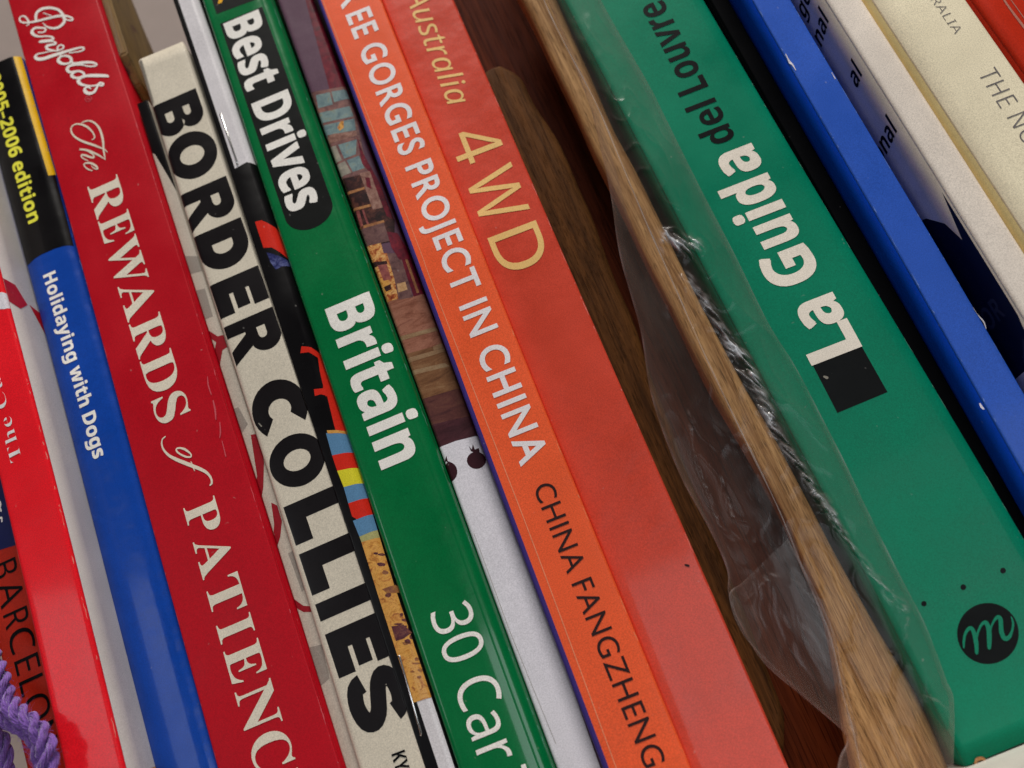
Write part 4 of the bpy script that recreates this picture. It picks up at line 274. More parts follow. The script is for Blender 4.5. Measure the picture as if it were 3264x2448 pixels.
LOOSE = {
  'handle': [[[41.58,6.0,125.57],[51.92,6.0,120.2]],[[41.72,6.0,105.86],[50.9,6.0,101.22]],[[42.16,6.0,72.36],[49.41,6.0,68.85]],[[41.72,6.0,42.06],[49.51,6.0,38.45]],[[42.19,6.0,20.17],[49.33,6.0,16.97]],[[42.4,6.0,-4.65],[49.67,6.0,-7.8]],[[43.23,6.0,-26.33],[50.73,6.0,-29.47]],[[44.78,6.0,-49.16],[51.36,6.0,-51.82]],[[44.08,6.0,-62.22],[51.42,6.0,-65.12]],[[43.54,6.0,-71.52],[51.9,6.0,-75.79]],[[41.5,6.0,-80.85],[53.02,6.0,-85.25]],[[38.84,6.0,-89.62],[53.6,6.0,-94.22]],[[35.22,6.0,-101.37],[53.02,6.0,-107.91]],[[32.96,6.0,-109.71],[52.31,6.0,-116.7]]],
  'bag': [[[47.37,-1.0,120.57],[60.09,-2.0,112.85]],[[46.68,-1.0,96.7],[59.01,-2.0,89.51]],[[44.67,-1.0,64.55],[59.9,-2.0,60.5]],[[42.64,-1.0,51.56],[59.79,-2.0,49.01]],[[39.52,-1.0,36.19],[59.44,-2.0,28.71]],[[35.13,-1.0,19.58],[59.39,-2.0,8.14]],[[32.12,-1.0,0.24],[58.99,-2.0,-9.8]],[[28.04,-1.0,-15.94],[59.87,-2.0,-21.91]],[[26.67,-1.0,-33.82],[59.88,-2.0,-35.48]],[[27.55,-1.0,-47.31],[59.8,-2.0,-45.49]],[[27.47,-1.0,-56.76],[59.35,-2.0,-56.71]],[[25.3,-1.0,-63.08],[59.12,-2.0,-71.03]],[[26.08,-1.0,-75.28],[59.15,-2.0,-79.35]],[[30.34,-1.0,-84.46],[58.59,-2.0,-85.78]],[[33.43,-1.0,-90.29],[57.71,-2.0,-92.12]],[[35.25,-1.0,-95.1],[56.96,-2.0,-96.35]],[[32.08,-1.0,-98.08],[51.1,-2.0,-106.71]],[[28.09,-1.0,-103.72],[47.2,-2.0,-112.3]]],
  'slat': [[[25.97,15.0,95.44],[30.89,15.0,95.09]],[[22.54,15.0,93.7],[34.05,15.0,90.13]],[[19.53,15.0,85.4],[34.62,15.0,81.45]],[[19.3,15.25,66.23],[36.41,15.05,64.38]],[[20.68,16.27,35.36],[35.37,16.27,28.76]],[[21.88,17.75,-5.55],[33.64,17.3,1.18]],[[22.16,19.1,-38.96],[31.53,18.5,-28.39]],[[22.96,20.5,-70.9],[30.43,19.85,-59.49]],[[22.8,21.9,-99.88],[28.97,21.2,-87.97]]],
  'flap': [[[28.35,-4.5,-60.85],[40.65,-6.0,-56.1]],[[25.08,-4.5,-62.37],[41.19,-6.0,-67.86]],[[24.78,-4.5,-71.11],[40.74,-6.0,-76.4]],[[29.97,-4.5,-83.99],[38.53,-6.0,-85.86]],[[32.81,-4.5,-89.74],[36.98,-6.0,-92.54]],[[34.49,-4.5,-94.7],[35.46,-6.0,-99.06]],[[31.35,-4.5,-98.07],[34.86,-6.0,-103.17]],[[28.09,-4.5,-103.41],[33.43,-6.0,-107.76]]],
  'fold': [[45.15,-8.5,100.16],[44.62,-8.5,88.52],[44.68,-8.5,75.87],[45.08,-8.5,58.47],[44.27,-8.5,40.79],[43.36,-8.5,23.94],[42.98,-8.5,12.41],[42.14,-8.5,-12.14],[41.98,-8.5,-27.36],[41.99,-8.5,-43.72],[41.82,-8.5,-52.01],[41.1,-8.5,-61.83],[40.74,-8.5,-69.24],[40.21,-8.5,-75.44],[39.24,-8.5,-80.68],[37.44,-8.5,-87.31],[36.38,-8.5,-93.16],[34.62,-8.5,-99.91],[33.33,-8.5,-104.96]],
  'creases': [[[46.36,-8.0,18.48],[44.78,-8.0,15.73],[46.68,-8.0,17.46],[46.85,-8.0,13.5],[48.27,-8.0,15.01],[48.91,-8.0,12.14],[51.44,-8.0,13.57],[51.59,-8.0,11.79]],[[45.78,-8.0,6.8],[47.21,-8.0,-0.06],[47.37,-8.0,-4.62],[47.07,-8.0,-7.71],[48.6,-8.0,-9.98],[47.99,-8.0,-14.46],[48.0,-8.0,-19.14]],[[47.53,-8.0,-4.28],[47.99,-8.0,-8.12],[48.6,-8.0,-11.57],[49.35,-8.0,-17.01],[49.64,-8.0,-22.53],[49.31,-8.0,-28.45],[48.89,-8.0,-32.37]],[[48.57,-8.0,-28.51],[48.71,-8.0,-32.67],[49.15,-8.0,-36.89],[49.87,-8.0,-41.88],[50.28,-8.0,-46.67],[50.69,-8.0,-52.08],[51.25,-8.0,-55.06]],[[48.86,-8.0,-29.39],[49.15,-8.0,-33.96],[49.87,-8.0,-39.0],[50.0,-8.0,-45.14],[50.56,-8.0,-49.59]],[[50.84,-8.0,-53.83],[51.67,-8.0,-57.58],[52.35,-8.0,-61.56],[53.14,-8.0,-66.53],[54.33,-8.0,-71.89],[56.31,-8.0,-76.83]],[[55.88,-8.0,-78.88],[54.23,-8.0,-81.38],[52.46,-8.0,-83.5],[50.58,-8.0,-83.39],[49.64,-8.0,-83.34]],[[51.34,-8.0,-92.79],[53.3,-8.0,-94.42],[54.72,-8.0,-96.44]],[[34.12,-8.0,-95.21],[33.78,-8.0,-97.12],[34.23,-8.0,-99.02],[34.53,-8.0,-100.25]],[[29.65,-8.0,-45.95],[29.57,-8.0,-47.65],[31.08,-8.0,-50.33],[32.14,-8.0,-52.47]],[[28.02,-8.0,-64.18],[30.91,-8.0,-63.02],[33.36,-8.0,-62.01],[35.48,-8.0,-61.85]],[[33.95,-8.0,-22.34],[31.49,-8.0,-30.27],[30.52,-8.0,-37.14],[29.62,-8.0,-45.27]],[[34.05,-8.0,-38.59],[33.32,-8.0,-43.97],[32.85,-8.0,-47.24]],[[33.76,-8.0,-61.17],[35.52,-8.0,-61.7],[38.71,-8.0,-64.77],[40.86,-8.0,-69.2]]],
  'paddle': [[[-68.92,1.5,168.68],[-67.07,1.5,167.74]],[[-70.03,1.5,158.11],[-68.2,1.5,157.19]],[[-69.88,1.5,150.79],[-66.89,1.5,145.54]],[[-70.35,1.5,142.13],[-64.04,1.5,136.21]],[[-70.17,1.5,133.35],[-63.57,1.5,132.17]],[[-69.69,1.5,127.99],[-67.14,1.5,125.73]],[[-67.22,1.5,121.74],[-65.65,1.5,120.14]],[[-66.5,1.5,118.89],[-64.83,1.5,117.75]]],
  'yarn': [[[-133.53,-6.0,-6.57],[-128.52,-8.0,-13.19],[-124.56,-11.0,-21.62],[-122.35,-13.0,-28.27],[-118.69,-15.0,-33.02],[-115.52,-16.0,-36.39],[-113.57,-17.0,-40.7],[-113.88,-17.0,-45.21],[-115.2,-16.0,-49.7]],[[-135.35,-4.0,-19.33],[-130.11,-7.0,-25.72],[-125.66,-10.0,-30.85],[-120.69,-13.0,-34.53],[-117.19,-14.5,-38.0],[-116.62,-14.5,-42.2],[-117.59,-14.0,-47.59]],[[-133.55,-3.0,-29.56],[-130.28,-5.0,-33.07],[-129.63,-5.0,-36.38],[-129.88,-5.0,-40.08],[-130.57,-5.0,-45.05]]],
  'staples': [],
}

# ------------------------------------------------------------ materials
def lin(h):
    h = h.lstrip('#'); c = [int(h[i:i+2], 16) / 255 for i in (0, 2, 4)]
    return [x / 12.92 if x <= .04045 else ((x + .055) / 1.055) ** 2.4 for x in c]
MATS = {}
def paper(name, col, rough=.38, grain=.13, cloud=.07, spec=.5, bump=.15, coat=0.0, wear=0.0, wave=0.25):
    """Printed paper or card: fine fibre grain, soft cloudiness, slight relief."""
    m = bpy.data.materials.new(name); m.use_nodes = True
    nt = m.node_tree; N = nt.nodes; L = nt.links
    p = N['Principled BSDF']
    tc = N.new('ShaderNodeTexCoord')
    g = N.new('ShaderNodeTexNoise'); g.inputs['Scale'].default_value = 3600; g.inputs['Detail'].default_value = 3; g.inputs['Roughness'].default_value = .7
    c = N.new('ShaderNodeTexNoise'); c.inputs['Scale'].default_value = 55; c.inputs['Detail'].default_value = 5
    L.new(tc.outputs['Object'], g.inputs['Vector']); L.new(tc.outputs['Object'], c.inputs['Vector'])
    a = N.new('ShaderNodeMapRange'); a.inputs['From Min'].default_value = .3; a.inputs['From Max'].default_value = .7
    a.inputs['To Min'].default_value = 1 - grain * 1.6; a.inputs['To Max'].default_value = 1 + grain * 1.6
    b = N.new('ShaderNodeMapRange'); b.inputs['From Min'].default_value = .3; b.inputs['From Max'].default_value = .7
    b.inputs['To Min'].default_value = 1 - cloud; b.inputs['To Max'].default_value = 1 + cloud
    L.new(g.outputs['Fac'], a.inputs['Value']); L.new(c.outputs['Fac'], b.inputs['Value'])
    mu = N.new('ShaderNodeMath'); mu.operation = 'MULTIPLY'
    L.new(a.outputs[0], mu.inputs[0]); L.new(b.outputs[0], mu.inputs[1])
    vm = N.new('ShaderNodeVectorMath'); vm.operation = 'SCALE'
    rgb = N.new('ShaderNodeRGB'); rgb.outputs[0].default_value = (*lin(col), 1)
    L.new(rgb.outputs[0], vm.inputs[0]); L.new(mu.outputs[0], vm.inputs['Scale'])
    sp = N.new('ShaderNodeTexNoise'); sp.inputs['Scale'].default_value = 620; sp.inputs['Detail'].default_value = 1
    L.new(tc.outputs['Object'], sp.inputs['Vector'])
    sr = N.new('ShaderNodeMapRange'); sr.inputs['From Min'].default_value = .765; sr.inputs['From Max'].default_value = .83; sr.inputs['To Max'].default_value = .22
    L.new(sp.outputs[0], sr.inputs[0])
    dm = N.new('ShaderNodeMix'); dm.data_type = 'RGBA'; dm.inputs[7].default_value = (.55, .52, .48, 1)
    L.new(sr.outputs[0], dm.inputs[0]); L.new(vm.outputs[0], dm.inputs[6])
    out = dm.outputs[2]
    L.new(out, p.inputs['Base Color'])
    r = N.new('ShaderNodeMapRange'); r.inputs['From Min'].default_value = .25; r.inputs['From Max'].default_value = .75
    r.inputs['To Min'].default_value = rough * .75; r.inputs['To Max'].default_value = rough * 1.3
    L.new(c.outputs['Fac'], r.inputs['Value']); L.new(r.outputs[0], p.inputs['Roughness'])
    p.inputs['Specular IOR Level'].default_value = spec * .32
    p.inputs['Coat Weight'].default_value = coat * .55; p.inputs['Coat Roughness'].default_value = .08
    w = N.new('ShaderNodeTexNoise'); w.inputs['Scale'].default_value = 120; w.inputs['Detail'].default_value = 2
    L.new(tc.outputs['Object'], w.inputs['Vector'])
    b1 = N.new('ShaderNodeBump'); b1.inputs['Strength'].default_value = wave; b1.inputs['Distance'].default_value = .0006
    L.new(w.outputs['Fac'], b1.inputs['Height'])
    b2 = N.new('ShaderNodeBump'); b2.inputs['Strength'].default_value = bump; b2.inputs['Distance'].default_value = .00004
    L.new(g.outputs['Fac'], b2.inputs['Height']); L.new(b1.outputs[0], b2.inputs['Normal'])
    L.new(b2.outputs[0], p.inputs['Normal'])
    MATS[name] = m
    return m
def wood(name, c1, c2, scale=1.0, rough=.55, spec=.4):
    m = bpy.data.materials.new(name); m.use_nodes = True
    nt = m.node_tree; N = nt.nodes; L = nt.links; p = N['Principled BSDF']
    tc = N.new('ShaderNodeTexCoord'); mp = N.new('ShaderNodeMapping')
    mp.inputs['Scale'].default_value = (2000 * scale, 2000 * scale, 45 * scale)
    L.new(tc.outputs['Object'], mp.inputs[0])
    n = N.new('ShaderNodeTexNoise'); n.inputs['Scale'].default_value = 1; n.inputs['Detail'].default_value = 6; n.inputs['Roughness'].default_value = .65
    n.inputs['Distortion'].default_value = .6
    L.new(mp.outputs[0], n.inputs['Vector'])
    mp2 = N.new('ShaderNodeMapping'); mp2.inputs['Scale'].default_value = (420 * scale, 420 * scale, 14 * scale)
    L.new(tc.outputs['Object'], mp2.inputs[0])
    n2 = N.new('ShaderNodeTexNoise'); n2.inputs['Scale'].default_value = 1; n2.inputs['Detail'].default_value = 3
    L.new(mp2.outputs[0], n2.inputs['Vector'])
    ad = N.new('ShaderNodeMath'); ad.operation = 'ADD'; L.new(n.outputs[0], ad.inputs[0]); L.new(n2.outputs[0], ad.inputs[1])
    cr = N.new('ShaderNodeValToRGB'); cr.color_ramp.elements[0].position = .38; cr.color_ramp.elements[1].position = .62
    hf = N.new('ShaderNodeMath'); hf.operation = 'MULTIPLY'; hf.inputs[1].default_value = .5; L.new(ad.outputs[0], hf.inputs[0])
    cr.color_ramp.elements[0].color = (*lin(c1), 1); cr.color_ramp.elements[1].color = (*lin(c2), 1)
    L.new(hf.outputs[0], cr.inputs[0]); L.new(cr.outputs[0], p.inputs['Base Color'])
    mp3 = N.new('ShaderNodeMapping'); mp3.inputs['Scale'].default_value = (5200 * scale, 5200 * scale, 170 * scale); L.new(tc.outputs['Object'], mp3.inputs[0])
    n4 = N.new('ShaderNodeTexNoise'); n4.inputs['Scale'].default_value = 1; n4.inputs['Detail'].default_value = 2; L.new(mp3.outputs[0], n4.inputs['Vector'])
    pr_ = N.new('ShaderNodeMapRange'); pr_.inputs['From Min'].default_value = .56; pr_.inputs['From Max'].default_value = .68; pr_.inputs['To Min'].default_value = 1; pr_.inputs['To Max'].default_value = .45
    L.new(n4.outputs[0], pr_.inputs[0])
    sc_ = N.new('ShaderNodeVectorMath'); sc_.operation = 'SCALE'; L.new(cr.outputs[0], sc_.inputs[0]); L.new(pr_.outputs[0], sc_.inputs['Scale']); L.new(sc_.outputs[0], p.inputs['Base Color'])
    b = N.new('ShaderNodeBump'); b.inputs['Strength'].default_value = .6; b.inputs['Distance'].default_value = .0002
    L.new(pr_.outputs[0], b.inputs['Height']); L.new(b.outputs[0], p.inputs['Normal'])
    p.inputs['Roughness'].default_value = rough; p.inputs['Specular IOR Level'].default_value = spec
    MATS[name] = m
    return m
P = paper
def picture(name, cols, scale=420, stretch=(1, 1, 1), contrast=1.0):
    """a patch of a printed photograph: broken tones of a few colours"""
    m = paper(name, cols[0], .4, grain=.10, coat=.2)
    nt = m.node_tree; N = nt.nodes; L = nt.links; p = N['Principled BSDF']
    tc = N.new('ShaderNodeTexCoord'); mp = N.new('ShaderNodeMapping'); mp.inputs['Scale'].default_value = stretch
    L.new(tc.outputs['Object'], mp.inputs[0])
    n = N.new('ShaderNodeTexNoise'); n.inputs['Scale'].default_value = scale; n.inputs['Detail'].default_value = 7; n.inputs['Roughness'].default_value = .72; n.inputs['Distortion'].default_value = .8
    L.new(mp.outputs[0], n.inputs[0])
    cr = N.new('ShaderNodeValToRGB'); k = len(cols)
    while len(cr.color_ramp.elements) < k: cr.color_ramp.elements.new(.5)
    for i, c in enumerate(cols):
        e = cr.color_ramp.elements[i]; e.position = .5 + (i/(k-1) - .5)*.42/contrast; e.color = (*lin(c), 1)
    L.new(n.outputs[0], cr.inputs[0])
    vm = [x for x in N if x.type == 'VECT_MATH'][0]; L.new(cr.outputs[0], vm.inputs[0])
    return m
# cover stocks
P('barcelona_red', '#b02410', .45); P('navy', '#1c2050', .4)
P('cherry_red', '#f01c28', .3, coat=.5, wave=.3); P('white_cover', '#cfc8c4', .45, grain=.1); P('red_band', '#c01824', .4)
P('dogs_blue', '#0f42a0', .3, coat=.4, wave=.9); P('gloss_black', '#0d0b0d', .3, coat=.3); P('yellow', '#e6b400', .4)
P('patience_red', '#b8081c', .42, wave=.1)
P('booklet_white', '#b9b1a2', .5); P('print_grey', '#8f887e', .5); P('maroon_print', '#8c1420', .5)
P('collies_cream', '#d6cbb8', .42, grain=.13, wave=.1); P('ink_black_gloss', '#161214', .34, coat=.35, wave=.1, grain=.2)
P('magazine_silver', '#d8d2d4', .3, grain=.12, coat=.3); P('red_print', '#d02a1c', .3, coat=.3); P('blue_print', '#23285e', .3, coat=.3, cloud=.3)
P('blue_print2', '#5a84a8', .3, coat=.3); P('yellow_print', '#d8cc30', .3, coat=.3); P('olive_print', '#a8a26a', .3, coat=.2)
P('ochre', '#c88a3a', .35, coat=.2, cloud=.25); P('leopard_dark', '#5a2c34', .4, cloud=.3); P('leopard_mid', '#8f5a3c', .4, cloud=.3)
P('drives_green', '#006c38', .3, coat=.9, wave=.35); P('badge_black', '#0a0c0c', .5, spec=.3); P('slot_shade', '#060608', .7, spec=.1)
P('album_purple', '#5c3f50', .45); P('wine', '#6a1428', .45, cloud=.3); P('window_blue', '#7f979c', .45, cloud=.2); P('window_grey', '#8f877c', .45, cloud=.2)
P('window_brown', '#7a5552', .45, cloud=.25); P('pink_print', '#a88074', .45, cloud=.35); P('pink_dark', '#8c4a48', .45, cloud=.3); P('dark_brown', '#33191a', .45, cloud=.3)
P('ochre_dull', '#a06a44', .45, cloud=.3); P('purple_dark', '#6a4a48', .45, cloud=.3); P('warm_print', '#c07a44', .45, cloud=.5); P('tan_print', '#c09468', .45)
P('wood_pink', '#a0644e', .45, cloud=.35); P('wood_olive', '#7c5438', .45, cloud=.35); P('wood_dark', '#5c3430', .45, cloud=.3); P('wood_dark2', '#48242a', .45, cloud=.2)
P('wood_stripe', '#96785a', .45, cloud=.35); P('paper_white', '#ded8de', .45, grain=.12); P('ear_maroon', '#35101a', .45)
P('gorges_orange', '#ee5c30', .45, grain=.13); P('purple', '#3a2c74', .45); P('crease_orange', '#e88a64', .5)
P('wd_red', '#cc4430', .36, grain=.13, coat=.3, wave=.5, cloud=.1); P('louvre_green', '#007a5a', .45, spec=.35, cloud=.1, coat=.05, wave=.12)
P('blue_cloth', '#2c58ba', .42, coat=.1, wave=.15); P('blue_side', '#0a50dc', .4, wave=.1); P('novel_white', '#e6d9cc', .5, grain=.14); P('novel_navy', '#10142e', .5)
P('novel_cream', '#f2e4c4', .5, grain=.15); P('novel_tan', '#fbe2a0', .5, grain=.1); P('rust', '#c02c14', .4, coat=.2); P('rust_stripe', '#b87868', .45)
P('wear_green', '#5a9a80', .6); P('wear_blue', '#6c8ad0', .6); P('wear_red', '#e88478', .6); P('faint_print', '#34384e', .5); P('slate', '#5a5e90', .5)
P('page_paper', '#cfc3a4', .7); P('dark_pages', '#3a322a', .7)
picture('window_blue', ['#3c5056', '#64797e', '#7c908e', '#8c7f60'], 300); picture('window_grey', ['#6c6458', '#8f877c', '#a89c8a'], 300)
picture('window_brown', ['#4a2c2c', '#7a5552', '#9a6a5c'], 380); picture('pink_print', ['#542c28', '#8c6458', '#ac8878'], 500); picture('pink_dark', ['#5a2420', '#8c4a48', '#a8644c'], 500)
picture('dark_brown', ['#160c0e', '#33191a', '#6a3c30'], 450); picture('ochre_dull', ['#6a3c28', '#a06a44', '#c08a54'], 500); picture('purple_dark', ['#3a2428', '#6a4a48', '#7c5c54'], 420)
picture('warm_print', ['#5a2418', '#a04c28', '#c88a4c', '#e0b070', '#8c3020'], 650, contrast=1.3); picture('tan_print', ['#906040', '#c09468', '#d0a880'], 500)
picture('wine', ['#38101c', '#6a1428', '#84202c'], 400)
ST = (.45, .45, 1.6)
picture('wood_pink', ['#5c3028', '#84503e', '#a06a56', '#703e32'], 260, ST); picture('wood_olive', ['#503020', '#7c5438', '#947050'], 260, ST)
picture('wood_dark', ['#3c2024', '#5c3430', '#6c4438'], 260, ST); picture('wood_dark2', ['#34181e', '#48242a', '#58343a'], 260, ST); picture('wood_stripe', ['#7c5438', '#96785a', '#a08a6c'], 260, ST)
picture('ochre', ['#7a4424', '#c08038', '#d8a050', '#b87438', '#5c3028'], 330, (1, 1, 1.4), 1.15); picture('leopard_dark', ['#30141c', '#5a2c34', '#8c5a40'], 700); picture('leopard_mid', ['#5a3428', '#8f5a3c', '#b8823c'], 700)
picture('blue_print', ['#0c0c24', '#23285e', '#6a70a0'], 600)
# inks
P('ink_white', '#f2ece4', .42, grain=.12); P('ink_cream', '#e4d8c4', .42, grain=.12); P('ink_cream_warm', '#f0e4d4', .42, grain=.12); P('ink_pale', '#ece4e4', .42, grain=.12)
P('ink_black', '#08080a', .5, spec=.3); P('ink_black_soft', '#2a1414', .5); P('ink_yellow', '#e6e048', .42); P('ink_yellow_deep', '#f0b018', .42)
P('ink_rose', '#c8545c', .5); P('ink_tan', '#ecc078', .42, grain=.12); P('ink_pencil', '#77706e', .6, grain=.3)
P('scuff_grey', '#8a8478', .7); P('brown_paper', '#a8784c', .8, grain=.3)
def steel():
    m = bpy.data.materials.new('steel'); m.use_nodes = True; p = m.node_tree.nodes['Principled BSDF']
    p.inputs['Base Color'].default_value = (.75, .74, .72, 1); p.inputs['Metallic'].default_value = 1; p.inputs['Roughness'].default_value = .25
    MATS['steel'] = m
steel()
wood('handle_wood', '#80562c', '#c69864', 1.25, .6, .2); wood('slat_wood', '#3a220e', '#643f1e', 1.0, .6, .06); wood('dark_wood', '#3a1408', '#622a12', .5, .6, .04)
def specked():
    m = wood('specked_wood', '#6e5024', '#8c6c34', .6)
    nt = m.node_tree; N = nt.nodes; L = nt.links; p = N['Principled BSDF']
    v = N.new('ShaderNodeTexNoise'); v.inputs['Scale'].default_value = 170; v.inputs['Detail'].default_value = 1
    tc = N.new('ShaderNodeTexCoord'); L.new(tc.outputs['Object'], v.inputs['Vector'])
    r = N.new('ShaderNodeMapRange'); r.inputs['From Min'].default_value = .66; r.inputs['From Max'].default_value = .72; L.new(v.outputs[0], r.inputs[0])
    mx = N.new('ShaderNodeMix'); mx.data_type = 'RGBA'; mx.inputs[7].default_value = (*lin('#5a2c1c'), 1)
    src = p.inputs['Base Color'].links[0].from_socket
    L.new(src, mx.inputs[6]); L.new(r.outputs[0], mx.inputs[0]); L.new(mx.outputs[2], p.inputs['Base Color'])
specked()
def film(name, base, edge, white, gloss=.008):
    """clear thin plastic: mostly transparent, a faint haze, mirror glints; gathered folds (attribute) are denser"""
    m = bpy.data.materials.new(name); m.use_nodes = True
    nt = m.node_tree; N = nt.nodes; L = nt.links
    p = N['Principled BSDF']; p.inputs['Base Color'].default_value = white; p.inputs['Roughness'].default_value = .2
    p.inputs['Specular IOR Level'].default_value = .4
    t = N.new('ShaderNodeBsdfTransparent'); t.inputs[0].default_value = (.98, .97, .96, 1)
    lw = N.new('ShaderNodeLayerWeight'); lw.inputs[0].default_value = .35
    tc = N.new('ShaderNodeTexCoord')
    n = N.new('ShaderNodeTexNoise'); n.inputs['Scale'].default_value = 60; n.inputs['Detail'].default_value = 6; n.inputs['Roughness'].default_value = .6
    mp0 = N.new('ShaderNodeMapping'); mp0.inputs['Scale'].default_value = (2.0, 1, .5); mp0.inputs['Rotation'].default_value = (0, -.3, 0)
    L.new(tc.outputs['Object'], mp0.inputs[0]); L.new(mp0.outputs[0], n.inputs['Vector'])
    r = N.new('ShaderNodeMapRange'); r.inputs['To Min'].default_value = base; r.inputs['To Max'].default_value = edge
    L.new(lw.outputs['Facing'], r.inputs['Value'])
    r2 = N.new('ShaderNodeMapRange'); r2.inputs['From Min'].default_value = .3; r2.inputs['From Max'].default_value = .7; r2.inputs['To Min'].default_value = .45; r2.inputs['To Max'].default_value = 1.7
    L.new(n.outputs[0], r2.inputs['Value'])
    mu = N.new('ShaderNodeMath'); mu.operation = 'MULTIPLY'; L.new(r.outputs[0], mu.inputs[0]); L.new(r2.outputs[0], mu.inputs[1])
    at = N.new('ShaderNodeAttribute'); at.attribute_name = 'gather'
    ad = N.new('ShaderNodeMath'); ad.operation = 'ADD'; ad.use_clamp = True
    L.new(mu.outputs[0], ad.inputs[0]); L.new(at.outputs['Fac'], ad.inputs[1])
    bm_ = N.new('ShaderNodeBump'); bm_.inputs['Strength'].default_value = .25; bm_.inputs['Distance'].default_value = .0005
    n3 = N.new('ShaderNodeTexNoise'); n3.inputs['Scale'].default_value = 210; n3.inputs['Detail'].default_value = 5
    mp = N.new('ShaderNodeMapping'); mp.inputs['Scale'].default_value = (1.6, 1, .4); mp.inputs['Rotation'].default_value = (0, -.2, 0); L.new(tc.outputs['Object'], mp.inputs[0])
    L.new(mp.outputs[0], n3.inputs['Vector']); L.new(n3.outputs[0], bm_.inputs['Height']); L.new(bm_.outputs[0], p.inputs['Normal'])
    wm = N.new('ShaderNodeMix'); wm.data_type = 'RGBA'; wm.inputs[6].default_value = white; wm.inputs[7].default_value = (.9, .9, .94, 1)
    wk = N.new('ShaderNodeMath'); wk.operation = 'MULTIPLY'; wk.use_clamp = True; wk.inputs[1].default_value = 2.2
    L.new(at.outputs['Fac'], wk.inputs[0]); L.new(wk.outputs[0], wm.inputs[0]); L.new(wm.outputs[2], p.inputs['Base Color'])
    mx = N.new('ShaderNodeMixShader'); L.new(ad.outputs[0], mx.inputs[0]); L.new(t.outputs[0], mx.inputs[1]); L.new(p.outputs[0], mx.inputs[2])
    g = N.new('ShaderNodeBsdfGlossy'); g.inputs['Roughness'].default_value = .2; L.new(bm_.outputs[0], g.inputs['Normal'])
    gw = N.new('ShaderNodeMath'); gw.operation = 'MULTIPLY_ADD'; gw.inputs[1].default_value = .12; gw.inputs[2].default_value = gloss; L.new(at.outputs['Fac'], gw.inputs[0])
    mg = N.new('ShaderNodeMixShader'); L.new(gw.outputs[0], mg.inputs[0]); L.new(mx.outputs[0], mg.inputs[1]); L.new(g.outputs[0], mg.inputs[2])
    L.new(mg.outputs[0], N['Material Output'].inputs['Surface'])
    MATS[name] = m
film('plastic_film', .016, .24, (.44, .34, .30, 1)); film('plastic_line', .10, .35, (.7, .66, .64, 1))
def yarnmat(name, col):
    m = paper(name, col, .7, grain=.25, cloud=.2, spec=.35, bump=.6)
    p = m.node_tree.nodes['Principled BSDF']; p.inputs['Sheen Weight'].default_value = .5; p.inputs['Sheen Roughness'].default_value = .4
yarnmat('purple_yarn', '#8a62b4')

# ------------------------------------------------------------ mesh helpers
mm = .001
def link(name, me, mat, parent=None, smooth=False):
    if mat and mat in MATS: me.materials.append(MATS[mat])
    if smooth:
        for f in me.polygons: f.use_smooth = True
    o = bpy.data.objects.new(name, me); COL.objects.link(o)
    if parent: o.parent = parent
    return o
def from_bm(name, bm, mat, parent=None, smooth=False):
    me = bpy.data.meshes.new(name); bmesh.ops.recalc_face_normals(bm, faces=bm.faces); bm.to_mesh(me); bm.free()
    return link(name, me, mat, parent, smooth)
def grid(name, rows, mat, parent=None, closed=False, smooth=True, caps=False):
    """rows: list of equal-length point rows -> quad sheet (closed = each row is a ring)"""
    bm = bmesh.new(); V = [[bm.verts.new(p) for p in r] for r in rows]; n = len(rows[0])
    for i in range(len(V) - 1):
        for j in range(n if closed else n - 1):
            k = (j + 1) % n
            bm.faces.new((V[i][j], V[i][k], V[i+1][k], V[i+1][j]))
    if caps: bm.faces.new(V[0][::-1]); bm.faces.new(V[-1])
    return from_bm(name, bm, mat, parent, smooth)
def catmull(pts, n=6):
    o = []
    for i in range(len(pts) - 1):
        q = [pts[max(i-1, 0)], pts[i], pts[i+1], pts[min(i+2, len(pts)-1)]]
        for k in range(n):
            t = k / n
            o.append([.5 * (2*b + (c-a)*t + (2*a-5*b+4*c-d)*t*t + (3*b-a-3*c+d)*t**3) for a, b, c, d in zip(*q)])
    o.append(list(pts[-1])); return o
def tube(name, pts, rad, mat, parent=None, n=8, wob=0.0, seed=0):
    P_ = [Vector(p) for p in pts]; rows = []
    for i, p in enumerate(P_):
        t = (P_[min(i+1, len(P_)-1)] - P_[max(i-1, 0)]).normalized()
        a = t.cross(Vector((0, 1, .01))).normalized(); b = t.cross(a)
        r = rad[i] if isinstance(rad, (list, tuple)) else rad
        rows.append([p + (a*math.cos(2*math.pi*k/n) + b*math.sin(2*math.pi*k/n)) * r * (1 + wob*noise.noise(p*700 + Vector((k, seed, 0)))) for k in range(n)])
    return grid(name, rows, mat, parent, closed=True, caps=True)

